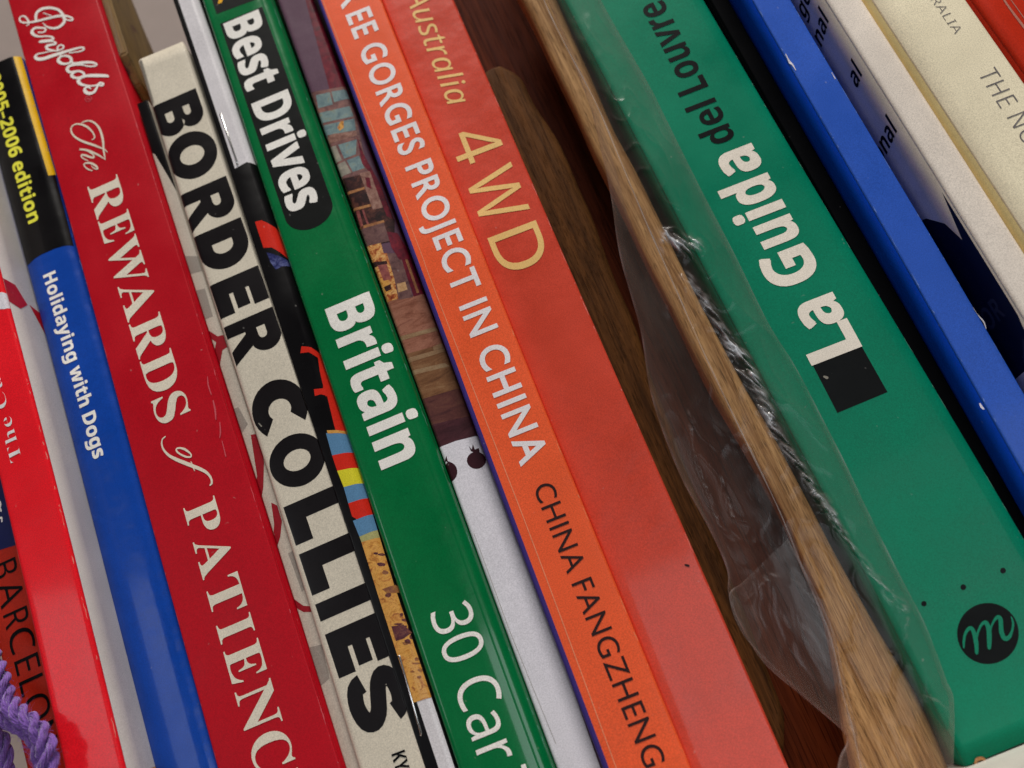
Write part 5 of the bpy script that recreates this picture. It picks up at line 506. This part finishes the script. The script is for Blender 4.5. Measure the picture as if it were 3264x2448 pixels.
# ------------------------------------------------------------ books
def rounded(w, r, drop=None, n=6):
    """spine cross-section: (u, n) with quarter-round edges"""
    drop = r if drop is None else drop
    a = [(r - r*math.cos(math.pi/2*k/n), -drop + drop*math.sin(math.pi/2*k/n)) for k in range(n+1)]
    return a + [(w-u, q) for u, q in reversed(a)]
ALL = {}
class Book:
    def __init__(s, key, name, label, profile, top, mats, depth=120, ph=0.0, amp=.22, pages='page_paper', trim=0.0, group=None):
        d = BOOKS[key]; s.d = d; s.w = d['w'] - trim; s.ph = ph; s.amp = amp*1.5
        s.vbot = 107.6; s.vtop = -top
        s.prof = profile(s.w) if callable(profile) else profile
        th = math.radians(d['lean'])
        s.root = bpy.data.objects.new(name, None); COL.objects.link(s.root)
        O = Vector((d['x0'], -d['d'], 0)) + Vector((math.sin(th), 0, -math.cos(th))) * s.vbot
        s.root.location = O * mm; s.root.rotation_euler = (0, -th, 0)
        s.root.empty_display_size = .01
        s.root['label'] = label; s.root['category'] = 'book'; s.root['group'] = 'books on the shelf'
        s.depth = depth; ALL[key] = s
        s.cover(mats, pages)
        for p in d['prints']: s.printed(p)
    def n(s, u):
        P_ = s.prof
        if u <= P_[0][0]: return P_[0][1]
        for (a, x), (b, y) in zip(P_, P_[1:]):
            if u <= b: return x + (y-x)*(u-a)/max(b-a, 1e-9)
        return P_[-1][1]
    def at(s, u, v, n):
        bx = s.amp*math.sin(v/62 + s.ph) + .3*s.amp*math.sin(v/23 + 2*s.ph)
        by = .8*s.amp*math.sin(v/48 + 1.7*s.ph)
        return ((u + bx)*mm, (-n + by)*mm, (s.vbot - v)*mm)
    def vs(s, step=6):
        k = int((s.vbot - s.vtop)/step); return [s.vtop + (s.vbot - s.vtop)*i/k for i in range(k+1)]
    def cover(s, mats, pages):
        spine, left, right = mats
        vs = s.vs(4); us = [p[0] for p in s.prof]
        extra = [s.w*k/6 for k in range(1, 6)]
        us = sorted(set(us + [e for e in extra if all(abs(e-u) > .3 for u in us)]))
        th = .4
        def ring(v):   # outer contour then inner contour: a sheet with thickness
            e = 0
            if v < s.vtop + 3: e = 0
            o = [s.at(u, v, s.n(u)) for u in us]
            i = [s.at(min(max(u, th), s.w-th), v, s.n(u) - th) for u in reversed(us)]
            return o + i
        grid('spine', [ring(v) for v in vs], spine, s.root, closed=True, caps=True)
        for nm, u, m, q in (('back_cover', 0, left, -1), ('front_cover', s.w, right, 1)):
            y0 = s.prof[0][1] if q < 0 else s.prof[-1][1]
            ns = [y0 - .01] + [y0 - x for x in [q_ for q_ in (6, 14, 30, 60) if q_ < s.depth - 2] + [s.depth]]
            rows = []
            for v in vs:
                o = [s.at(u, v, k) for k in ns]; i = [s.at(u - q*th, v, k) for k in reversed(ns)]
                rows.append(o + i)
            grid(nm, rows, m, s.root, closed=True, caps=True)
        # page block, a little short of the covers
        rows = []
        y0 = min(s.prof[0][1], s.prof[-1][1]) - .6
        for v in s.vs(20):
            vv = min(max(v, s.vtop + 1.5), s.vbot - .5)
            rows.append([s.at(th+.15, vv, y0), s.at(s.w-th-.15, vv, y0), s.at(s.w-th-.15, vv, -s.depth+3), s.at(th+.15, vv, -s.depth+3)])
        grid('pages', rows, pages, s.root, closed=True, caps=True, smooth=False)
    # --- flat print on the spine
    def lay(s, name, shapes, mats, layers, eps=.035, surf=None):
        """shapes: list of contour lists in (u, v); each with its material and layer"""
        bm = bmesh.new()
        for k, (cs, m, ly) in enumerate(zip(shapes, mats, layers)):
            b2 = bmesh.new()
            flat = [Vector((x, -y, 0)) for c in cs for x, y in c]
            vv = [b2.verts.new(p) for p in flat]
            for t in tessellate_polygon([[Vector((x, -y, 0)) for x, y in c] for c in cs]):
                try: b2.faces.new([vv[i] for i in t])
                except ValueError: pass
            for v in b2.verts: v.co.z = 0
            u0, u1 = (0, s.w) if surf is None else surf
            def cut(co, no, **kw): bmesh.ops.bisect_plane(b2, geom=b2.verts[:]+b2.edges[:]+b2.faces[:], plane_co=co, plane_no=no, dist=1e-5, **kw)
            lo = min(p.x for p in flat); hi = max(p.x for p in flat)
            if lo < u0: cut((u0+.01, 0, 0), (-1, 0, 0), clear_outer=True)
            if hi > u1: cut((u1-.01, 0, 0), (1, 0, 0), clear_outer=True)
            top = min(-p.y for p in flat); bot = max(-p.y for p in flat)
            if top < s.vtop: cut((0, -s.vtop - .02, 0), (0, 1, 0), clear_outer=True); top = s.vtop
            if bot > s.vbot: cut((0, -s.vbot, 0), (0, -1, 0), clear_outer=True); bot = s.vbot
            if surf is None:
                for u, _ in s.prof:
                    if lo < u < hi: cut((u, 0, 0), (1, 0, 0))
            v = top + 5
            while v < bot: cut((0, -v, 0), (0, 1, 0)); v += 5
            base = len(bm.verts); mp = {}
            for v in b2.verts:
                mp[v] = bm.verts.new(v.co)
                mp[v].co.z = eps + ly*.014
            for f in b2.faces:
                try:
                    g = bm.faces.new([mp[v] for v in f.verts]); g.material_index = mats_index(m, s._ml)
                except ValueError: pass
            b2.free()
        return bm
    def finish(s, name, bm, smooth=True):
        for v in bm.verts:
            u, vv, e = v.co.x, -v.co.y, v.co.z
            v.co = s.at(u, vv, s.n(u) + e)
        bmesh.ops.delete(bm, geom=[v for v in bm.verts if not v.link_faces], context='VERTS')
        # face the camera side
        bm.normal_update()
        for f in bm.faces:
            if f.normal.y > 0: f.normal_flip()
        me = bpy.data.meshes.new(name); bm.to_mesh(me); bm.free()
        for m in s._ml: me.materials.append(MATS[m])
        for f in me.polygons: f.use_smooth = smooth
        o = bpy.data.objects.new(name, me); COL.objects.link(o); o.parent = s.root
        return o
    def printed(s, p):
        name, kind = p[0], p[1]; s._ml = []
        if kind in ('text', 'letters'):
            mat, style = p[2], p[3]
            heavy = 0
            if style == 'boldx': style, heavy = 'bold', 1
            if style == 'boldish': style = 'bold'
            shapes = text_shapes(style, p[4], p[5], p[6]) if kind == 'text' else [c for ch, a, b, c2, d2, h in p[4] for c in text_shapes(style, ch, [a, b, c2, d2], h)]
            lys = [4 if style != 'heavy' else 0]*len(shapes)
            if heavy:      # fatter weight: overprinted with small offsets, each a hair above the other
                hh = (p[6] if kind == 'text' else p[4][0][5])*.018; base = shapes; shapes = []; lys = []
                for q, (a, b) in enumerate(((-1, -1), (1, -1), (1, 1), (-1, 1))):
                    shapes += [[[(x + a*hh, y + b*hh) for x, y in c] for c in sh] for sh in base]; lys += [4 + .25*q]*len(base)
            bm = s.lay(name, shapes, [mat]*len(shapes), lys)
        elif kind == 'poly':
            mat, ly, pls = p[2:5]
            bm = s.lay(name, [[pl] for pl in pls], [mat]*len(pls), [ly]*len(pls))
        elif kind == 'multi':
            it = p[2]
            bm = s.lay(name, [[i[2]] for i in it], [i[0] for i in it], [i[1] + .25*(k % 3) for k, i in enumerate(it)])
        elif kind == 'badge':
            (ul, vt), (ur, vt2), vb = p[3]
            u0, u1 = ul, ur; r = (u1-u0)/2; cx = (u0+u1)/2
            pl = [(u0, vt2+.4), (u1, vt2+.4)] + [(cx + r*math.cos(a), vb - r*.85 + r*.85*math.sin(a)) for a in [math.pi*k/20 for k in range(21)]]
            bm = s.lay(name, [[pl]], [p[2]], [0])
        elif kind == 'stroke':
            bm = bmesh.new(); mats_index(p[2], s._ml)
            for ln in p[4]: ribbon(bm, ln, .035 + .014*(p[3] + 4))
        elif kind == 'wire':
            pts = [s.at(u, v, s.n(u) + n) for u, v, n in p[3]]
            tube(name, pts, p[4]*mm, p[2], s.root, 8); return
        s.finish(name, bm)
def inside(p, c):
    x, y = p; k = False
    for (a, b), (a2, b2) in zip(c, c[1:] + c[:1]):
        if (b > y) != (b2 > y) and x < (a2-a)*(y-b)/(b2-b) + a: k = not k
    return k
def grouped(cs):
    """split a glyph's contours into outlines, each with its own holes"""
    outer = [c for c in cs if not any(inside(c[0], d) for d in cs if d is not c)]
    return [[o] + [c for c in cs if c is not o and c not in outer and inside(c[0], o)] for o in outer]
def mats_index(m, ml):
    if m not in ml: ml.append(m)
    return ml.index(m)
def text_shapes(style, string, seg, h):
    cap, G = GLYPHS[style]
    x = 0; outs = []
    for ch in string:
        if ch == ' ': x += cap*.36; continue
        g = G[ch]
        outs.append([[(x + float(a.split(',')[0]), float(a.split(',')[1])) for a in c.split(' ')] for c in g[1:]])
        x += g[0] + (cap*.045 if style.startswith('gill') else 0)
    lo = min(q[0] for o in outs for c in o for q in c); hi = max(q[0] for o in outs for c in o for q in c)
    u0, v0, u1, v1 = seg; L = math.hypot(u1-u0, v1-v0); dx, dy = (u1-u0)/L, -(v1-v0)/L
    px, py = -dy, dx
    res = []
    for o in [q for w_ in outs for q in grouped(w_)]:
        res.append([[(u0 + dx*(a-lo)*L/(hi-lo) + px*b*h/cap, v0 - (dy*(a-lo)*L/(hi-lo) + py*b*h/cap)) for a, b in c] for c in o])
    return res
def ribbon(bm, ln, z0):
    """smooth brush line with round ends; climbs a few microns so crossings never coincide"""
    pts = catmull(ln, 5) if len(ln) > 2 else [list(q) for q in ln]
    n = len(pts); L, R = [], []
    for i, (x, y, w) in enumerate(pts):
        a, b = pts[max(i-1, 0)], pts[min(i+1, n-1)]
        dx, dy = b[0]-a[0], b[1]-a[1]; l = math.hypot(dx, dy) or 1
        z = z0 + .03*i/n; nx, ny = -dy/l*w/2, dx/l*w/2
        L.append(bm.verts.new((x+nx, -(y+ny), z))); R.append(bm.verts.new((x-nx, -(y-ny), z)))
    for i in range(n-1): bm.faces.new((L[i], L[i+1], R[i+1], R[i]))
    for i, sgn in ((0, -1), (n-1, 1)):
        x, y, w = pts[i]; j = 1 if i == 0 else n-2
        dx, dy = (x-pts[j][0]), (y-pts[j][1]); l = math.hypot(dx, dy) or 1; an = math.atan2(dy, dx)
        z = z0 + .03*i/n
        fan = [bm.verts.new((x + w/2*math.cos(an + math.pi*(k/6-.5)), -(y + w/2*math.sin(an + math.pi*(k/6-.5))), z)) for k in range(1, 6)]
        e = [L[i], R[i]]
        # order the two ribbon corners around the fan
        if (Vector((fan[0].co.x, fan[0].co.y)) - Vector((e[0].co.x, e[0].co.y))).length > (Vector((fan[0].co.x, fan[0].co.y)) - Vector((e[1].co.x, e[1].co.y))).length: e = e[::-1]
        bm.faces.new([e[0]] + fan + [e[1]])

R1 = lambda r, drop=None: (lambda w: rounded(w, r, drop))
def facet(l, ld, rr, rd):      # left hinge facet, right rounding
    return lambda w: [(0, -ld-.5), (.25, -ld), (l, -.12), (l+.5, 0), (w-rr, 0), (w-rr*.6, -rd*.2), (w-rr*.3, -rd*.5), (w-rr*.1, -rd*.8), (w, -rd)]
Book('barcelona', 'guide_book', 'dark red book with black lettering, deepest in the row, behind the purple yarn', R1(.8), 60, ('barcelona_red',)*3, ph=.3)
cook = Book('red_cuisine', 'cook_book', 'bright red glossy spine with small pale upside-down serif letters and a white cover', R1(.9), 140, ('cherry_red', 'cherry_red', 'white_cover'), ph=1.1, trim=.35)
Book('dogs_guide', 'guide_book', 'blue spine with a black upper part and a yellow stripe, left of the crimson spine', facet(2.6, .9, 2.6, 1.6), 148.6, ('dogs_blue', 'dogs_blue', 'dogs_blue'), ph=2.0, pages='dark_pages')
Book('patience', 'hardback_book', 'wide crimson spine with large cream serif capitals and looping white script', R1(.5), 200, ('patience_red',)*3, ph=2.7, amp=.12, depth=24)
Book('collie_booklet', 'thin_booklet', 'thin off-white booklet with dark red and grey print, squeezed between crimson and cream spines', R1(.4), 118, ('booklet_white',)*3, ph=.8, amp=.15)
Book('border_collies', 'hardback_book', 'cream spine filled with huge heavy black capitals', lambda w: rounded(w, 1.5, .9)[:7] + rounded(w, .4, .35)[7:], 130.3, ('collies_cream',)*3, ph=.8, amp=.15)
Book('magazine', 'stapled_magazine', 'stapled magazine with silver head, black back edge and striped colour pictures', lambda w: rounded(w, .35, .3)[:7] + [(w-1.9, 0), (w-1.2, -.3), (w-.6, -.8), (w-.2, -1.4), (w, -2)], 175, ('magazine_silver', 'gloss_black', 'gloss_black'), ph=3.1, amp=.2)
Book('best_drives', 'road_guide', 'narrow green glossy spine with bold white letters and a round-ended black badge', lambda w: rounded(w, 1.3, 1.1)[:7] + [(w-3.1, 0), (w-2.9, -.06), (w-2.7, 0), (w-1.9, -.25), (w-1.2, -.62), (w-.6, -1.1), (w-.2, -1.7), (w, -2.3)], 185, ('drives_green',)*3, ph=3.9, amp=.2)
Book('photo_album', 'picture_book', 'spine with a purple and brown tavern photograph and a white foot', R1(.9), 180, ('album_purple', 'album_purple', 'wine'), ph=4.4, amp=.2)
Book('three_gorges', 'paperback_book', 'orange spine with white and black capitals, directly left of the red-orange spine', R1(.7), 190, ('gorges_orange', 'purple', 'gorges_orange'), ph=5.0, amp=.15)
Book('four_wd', 'atlas_book', 'red-orange spine with tall tan letters, directly right of the orange spine', R1(.7), 178, ('wd_red',)*3, ph=5.6, amp=.15)
Book('louvre_guide', 'museum_guide', 'wide teal green book standing upside down with a black square and round emblem', lambda w: rounded(w, 1.6, 1.0)[:7] + [(w-3.2, 0), (w-2.9, -.05), (w-1.5, -.3), (w-.7, -.6), (w-.2, -1.0), (w, -1.5)], 165, ('louvre_green',)*3, ph=6.0, amp=.15)
Book('shade_filler', 'slot_filler', 'black filler added for the shade in the slot between the wide green and plain blue spines', R1(.5), 150, ('slot_shade',)*3, ph=1.0, amp=.1)  # dark block added to stand for the shade in this slot
Book('blue_book', 'blue_book', 'plain blue untitled spine with worn white chips on its edges', R1(.5), 168, ('blue_cloth', 'blue_side', 'blue_side'), ph=.4, amp=.3)
wn_ = Book('white_novel', 'paperback_novel', 'white paperback standing between the plain blue and the cream spine', R1(1.2, .9), 150, ('novel_white',)*3, ph=1.4, amp=.2)
Book('cream_novel', 'paperback_novel', 'thick cream spine with thin grey capital letters', facet(3.4, 1.0, 1.0, .8), 155, ('novel_cream', 'novel_tan', 'novel_cream'), ph=2.2, amp=.15)
Book('rust_novel', 'paperback_novel', 'rust red book at the far upper right, beyond the cream spine', R1(2.5, 2.0), 150, ('rust',)*3, ph=3.0, amp=.2)

def worn(book, mat, side, seed, n=40, wmax=.16):
    """rubbed spots where the cover turns the corner"""
    r_ = random.Random(seed); bm = bmesh.new(); book._ml = []; mats_index(mat, book._ml)
    for k in range(n):
        v = r_.uniform(book.vtop + 3, book.vbot - 3); l = r_.choice((.4, .6, 1, 1, 2, 4)); u = .28 if side < 0 else book.w - .28
        m_ = 4; w_ = r_.uniform(.04, wmax)
        ribbon(bm, [(u + r_.uniform(-.07, .07), v + l*q/m_, w_*math.sin(math.pi*(q+.6)/(m_+1.2))) for q in range(m_+1)], .03)
    o = book.finish('worn_edge', bm); o['kind'] = 'stuff'
for key, mt, sd in (('patience', 'ink_rose', (1, -1)), ('louvre_guide', 'wear_green', (1,)), ('blue_book', 'wear_blue', (-1, 1)), ('four_wd', 'wear_red', (1,)), ('three_gorges', 'crease_orange', (1,)), ('red_cuisine', 'wear_red', (-1, 1)), ('best_drives', 'wear_green', (-1, 1)), ('dogs_guide', 'wear_blue', (1,))):
    for q in sd: worn(ALL[key], mt, q, hash(key) % 97 if False else len(key)*7 + q)
# print on the back cover of the white novel: seen in the slot beside the blue spine
def cover_print(book, name, items, side=-1):
    """items: (material, kind, payload) drawn on the left cover; coordinates = (mm behind the spine edge, v)"""
    book._ml = []; bm = bmesh.new()
    y0 = book.prof[0][1] if side < 0 else book.prof[-1][1]
    for mat, cs, ly in items:
        mi = mats_index(mat, book._ml)
        flat = [Vector((-x, -y, 0)) for c in cs for x, y in c]
        vv = [bm.verts.new(p) for p in flat]
        for v in vv: v.co.z = .05 + .03*ly
        for t in tessellate_polygon([[Vector((-x, -y, 0)) for x, y in c] for c in cs]):
            try: f = bm.faces.new([vv[i] for i in t]); f.material_index = mi
            except ValueError: pass
    for v in bm.verts:
        a, vv_, e = -v.co.x, -v.co.y, v.co.z
        x, y, z = book.at(-e if side < 0 else book.w + e, vv_, y0 - a); v.co = (x, y, z)
    bm.normal_update()
    for f in bm.faces:
        if f.normal.x*side < 0: f.normal_flip()
    me = bpy.data.meshes.new(name); bm.to_mesh(me); bm.free()
    for m in book._ml: me.materials.append(MATS[m])
    o = bpy.data.objects.new(name, me); COL.objects.link(o); o.parent = book.root
def side_text(s, a_end, v, h, squeeze=1.0):
    """letters running toward the spine and ending a_end mm behind it"""
    cap, G = GLYPHS['bold']; k = h/cap; w = 0; out = []
    for ch in s:
        if ch == ' ': w += cap*.36; continue
        out.append([[(w + float(q.split(',')[0]), float(q.split(',')[1])) for q in c.split(' ')] for c in G[ch][1:]]); w += G[ch][0]
    out = [q for w_ in out for q in grouped(w_)]
    return [[[(a_end + (w - x)*k*squeeze, v - y*k) for x, y in c] for c in o] for o in out]
items = []
for s_, a, v in (('dal', 4, -84), ('nal', 3.5, -77), ('and', 4, -70), ('gel', 2.6, -62), ('nal', 3.0, -53), ('al', 3, -36), ('onal', 3, -19)):
    for g in side_text(s_, a, v, 5.0): items.append(('ink_black', g, 1))
cover_print(wn_, 'blurb_lettering', items)
cover_print(wn_, 'navy_picture', [('novel_navy', [[(.9, 0), (4.2, 11), (7, 5), (13, 0), (30, -6), (60, -8), (60, 107), (.9, 107)]], 0)] + [('faint_print', g, 1) for g in side_text('FOR', 5, 30, 5)] + [('faint_print', [[(4, 36), (9, 40), (9, 65), (5, 62)]], 1)])

cover_print(cook, 'red_ribbon', [('red_band', [[(0, -71), (5, -71.5), (8.5, -67), (4.5, -64), (0, -64)]], 0)], side=1)
cover_print(cook, 'red_ribbon', [('red_band', [[(9.5, -67.5), (14, -67), (20, -63), (20, -55), (14.5, -58.5)]], 0)], side=1)
cover_print(cook, 'tan_picture', [('ochre', [[(0, 53), (3, 52), (5, 52.6), (8, 51.5), (30, 49), (30, 107), (0, 107)]], 0)], side=1)

# ------------------------------------------------------------ setting
def box(name, lo, hi, mat, bev=0.0):
    bm = bmesh.new(); bmesh.ops.create_cube(bm, size=1)
    for v in bm.verts: v.co = [lo[i] + (v.co[i] + .5)*(hi[i]-lo[i]) for i in range(3)]
    if bev: bmesh.ops.bevel(bm, geom=bm.edges[:], offset=bev, segments=3, affect='EDGES')
    return from_bm(name, bm, mat)
P('wall_paint', '#9a8c86', .8, grain=.08, bump=.5); P('shelf_laminate', '#e2ddd4', .5)
o = box('wall', (-.5, .17, -.4), (.5, .19, .5), 'wall_paint'); o['kind'] = 'structure'
o = box('shelf_board', (-.4, -.024, -.1265), (.4, .1695, -.1078), 'shelf_laminate', .0006); o['kind'] = 'structure'
def thing(o, label, cat, group=None):
    o['label'] = label; o['category'] = cat
    if group: o['group'] = group
o = box('wooden_board', (.0245, .027, -.1072), (.0535, .036, .16), 'dark_wood', .001)
thing(o, 'dark brown wooden board standing deep in the gap behind the plastic bag', 'board')

# ------------------------------------------------------------ loose wooden pieces
def loft(name, pairs, thick, mat, power=3.0, n=20, sub=5, parent=None):
    """solid whose front outline runs between measured left and right points"""
    a = catmull([p[0] for p in pairs], sub); b = catmull([p[1] for p in pairs], sub)
    rows = []
    for l, r_ in zip(a, b):
        l, r_ = Vector(l)*mm, Vector(r_)*mm; c = (l+r_)/2; h = (r_-l)/2; t = thick*mm/2
        c = c + Vector((0, t, 0)); ring = []
        for k in range(n):
            an = 2*math.pi*k/n; ca, sa = math.cos(an), math.sin(an)
            x = math.copysign(abs(ca)**(2/power), ca); y = math.copysign(abs(sa)**(2/power), sa)
            q = c + h*x + Vector((0, t*y, 0))
            q += Vector((noise.noise(q*60), noise.noise(q*60+Vector((5, 0, 0))), 0))*.0005
            ring.append(q)
        rows.append(ring)
    return grid(name, rows, mat, parent, closed=True, caps=True)
o = loft('wooden_batten', LOOSE['slat'], 7, 'slat_wood', 4)
thing(o, 'light brown wooden batten leaning in the gap beside the red 4WD spine', 'batten')
# thin board standing on the booklet, flat against the crimson book; its tapered outline lies in the depth direction
prof_ = [(1.5, 205), (1.5, 136), (6, 128), (16, 121.5), (30, 118.8), (46, 118.6), (49, 122), (46, 130), (38, 143), (31, 155), (26, 168), (23, 185), (22, 205)]
bm = bmesh.new(); tn = math.tan(math.radians(1.846)); lft, rgt = [], []
for y_, z_ in prof_:
    x_ = -64.2 - z_*tn
    lft.append(bm.verts.new((x_*mm, y_*mm, z_*mm))); rgt.append(bm.verts.new(((x_ + 2.6)*mm, y_*mm, z_*mm)))
bm.faces.new(lft); bm.faces.new(rgt[::-1])
for i in range(len(prof_)):
    j = (i+1) % len(prof_); bm.faces.new((lft[i], lft[j], rgt[j], rgt[i]))
bmesh.ops.bevel(bm, geom=bm.edges[:], offset=.0005, segments=2, affect='EDGES')
o = from_bm('wooden_paddle', bm, 'specked_wood')
thing(o, 'yellowish wooden paddle with dark specks, its tapered tip behind the cream spine', 'paddle')
o = loft('wooden_spoon', LOOSE['handle'], 8, 'handle_wood', 4.5)
thing(o, 'orange-brown wooden spoon handle inside the clear plastic bag', 'spoon')

# ------------------------------------------------------------ plastic bag
bag = bpy.data.objects.new('plastic_bag', None); COL.objects.link(bag); bag.empty_display_size = .01
thing(bag, 'clear crumpled plastic bag wrapped round the wooden handle, against the green book', 'bag')
pr = LOOSE['bag']; a = catmull([p[0] for p in pr], 14); b = catmull([p[1] for p in pr], 14)
NS = 130
from mathutils.kdtree import KDTree
wts = [1, .8, 1, .9, .5, .5] + [.22]*20
cp = [(p, wts[i], i) for i, c in enumerate(LOOSE['creases']) for p in catmull(c, 12)]
kd = KDTree(len(cp))
for i, (p, w_, c) in enumerate(cp): kd.insert((p[0], 0, p[2]), i)
kd.balance()
def crumple(q, k):
    p = Vector((q.x*95, k*3.1, q.z*38)); p2 = Vector((q.x*260, k*1.7, q.z*120))
    r = 1 - abs(noise.noise(p))*2; r2 = 1 - abs(noise.noise(p2))*2
    return (r**3)*.0005 + (r2**4)*.00025 + noise.noise(p*.4)*.0012
def folds(q):
    """height (m) and density of the gathered folds near the crease lines"""
    x, z = q.x*1000, q.z*1000
    co, i, d = kd.find((x, 0, z)); w_ = cp[i][1]
    wid = (1.5 if w_ > .7 else 1.0 if w_ > .4 else .4)*(.55 + .8*abs(noise.noise(Vector((x*.22, 7, z*.22)))))
    e = math.exp(-(d/wid)**2)
    if e < .01: return 0, 0
    # folds run with the stick and kink sideways
    a = (x*.93 + z*.37); b_ = (-x*.37 + z*.93)
    r1 = 1 - 2*abs(noise.noise(Vector((a*.7, 3, b_*.16)))); r2 = 1 - 2*abs(noise.noise(Vector((a*1.5, 13, b_*.4))))
    h = e*w_*(.0011*r1 + .0004*r2)
    g = e*w_*max(0, (r1*.6 + r2*.5 - .35))*(.5 + .9*max(0, noise.noise(Vector((x*.16, 20, z*.16))) + .35))
    return h, min(g*.95, .8)
def sheet(name, pa, pb, ns, fn):
    rows = []; dens = []
    for l, r_ in zip(pa, pb):
        l, r_ = Vector(l)*mm, Vector(r_)*mm; row = []
        for k in range(ns + 1):
            t = k/ns; q = l.lerp(r_, t); g = fn(q, t); row.append(q - off); dens.append(g)
        rows.append(row)
    o = grid(name, rows, 'plastic_film', bag)
    at = o.data.attributes.new('gather', 'FLOAT', 'POINT')
    for i, g in enumerate(dens): at.data[i].value = g
    return o
bl, br = a[-1], b[-1]
bag.location = ((bl[0]+br[0])/2*mm, -.002, (bl[2]+br[2])/2*mm)
off = Vector(bag.location)
def front(q, t):
    e = math.sin(math.pi*t)**.6; h, g = folds(q)
    q.y += -e*.0035 - e*crumple(q, 1) - h
    edge = .22*math.exp(-(min(t, 1-t)/.012)**2)
    return g + edge*(.5 + noise.noise(q*200))
def back(q, t):
    e = math.sin(math.pi*t)**.6; q.y += e*.011 + e*crumple(q, -1)*.5
    return 0
A_ = catmull([p[0] for p in pr], 40); B_ = catmull([p[1] for p in pr], 40)
sheet('front_sheet', A_, B_, NS, front); sheet('back_sheet', a, b, 40, back)
fl = LOOSE['flap']; fa = catmull([p[0] for p in fl], 16); fb = catmull([p[1] for p in fl], 16)
def flap(q, t):
    q.y += -.0012*math.sin(math.pi*t)**.5 - crumple(q*1.2, 2)*.9
    return .01 + .16*math.exp(-(min(t, 1-t)/.02)**2)
sheet('folded_flap', fa, fb, 50, flap)
random.seed(3)
f = catmull(LOOSE['fold'], 8)
tube('seam_fold', [Vector(p)*mm - off + Vector((0, .003, 0)) for p in f], [.00017*(1 + .6*noise.noise(Vector(p)*.2)) for p in f], 'plastic_line', bag, 6)
# ------------------------------------------------------------ purple yarn
yarn = bpy.data.objects.new('purple_yarn', None); COL.objects.link(yarn); yarn.empty_display_size = .01
thing(yarn, 'twisted purple yarn hanging over the red spines at lower left', 'yarn')
yarn.location = Vector(LOOSE['yarn'][0][-1])*mm; yo = Vector(yarn.location)
for ci, path in enumerate(LOOSE['yarn']):
    pts = [Vector(p)*mm for p in catmull(path, 40)]
    cord = bpy.data.objects.new('cord', None); COL.objects.link(cord); cord.parent = yarn; cord.empty_display_size = .004
    # arc length
    s_ = [0]
    for p, q in zip(pts, pts[1:]): s_.append(s_[-1] + (q-p).length)
    R_ = (.0012, .001, .0009)[ci]
    for ply in range(3):
        for fib in range(10):
            line = []
            for i, p in enumerate(pts):
                t = (pts[min(i+1, len(pts)-1)] - pts[max(i-1, 0)]).normalized()
                A = t.cross(Vector((0, 1, 0))).normalized(); Bv = t.cross(A)
                th = 2*math.pi*(s_[i]/.0105 + ply/3); c = p + (A*math.cos(th) + Bv*math.sin(th))*R_
                th2 = 2*math.pi*(s_[i]/-.013 + fib/10) ; rr = R_*.60
                line.append(c + (A*math.cos(th2) + Bv*math.sin(th2))*rr - yo)
            o = tube('ply', line, R_*.21, 'purple_yarn', cord, 5, wob=1.2, seed=fib)
random.seed(8)
bm = bmesh.new()
for k in range(900):
    path = [Vector(p)*mm for p in catmull(LOOSE['yarn'][random.choice((0, 0, 1))], 40)]
    p = random.choice(path) - yo
    d = Vector((random.uniform(-1, 1), random.uniform(-1, .2), random.uniform(-1, 1))).normalized()
    e = Vector((random.uniform(-1, 1), random.uniform(-1, 1), random.uniform(-1, 1)))*.0006
    q = [p + d*.0018, p + d*.0027 + e*.5, p + d*.0032 + e*1.3]; w_ = Vector((.00003, 0, .00002))
    V = [(bm.verts.new(x - w_), bm.verts.new(x + w_), bm.verts.new(x + Vector((0, .00003, 0)))) for x in q]
    for (x1, x2, x3), (y1, y2, y3) in zip(V, V[1:]):
        bm.faces.new((x1, x2, y2, y1)); bm.faces.new((x2, x3, y3, y2)); bm.faces.new((x3, x1, y1, y3))
o = from_bm('stray_fibre', bm, 'purple_yarn', yarn); o['kind'] = 'stuff'
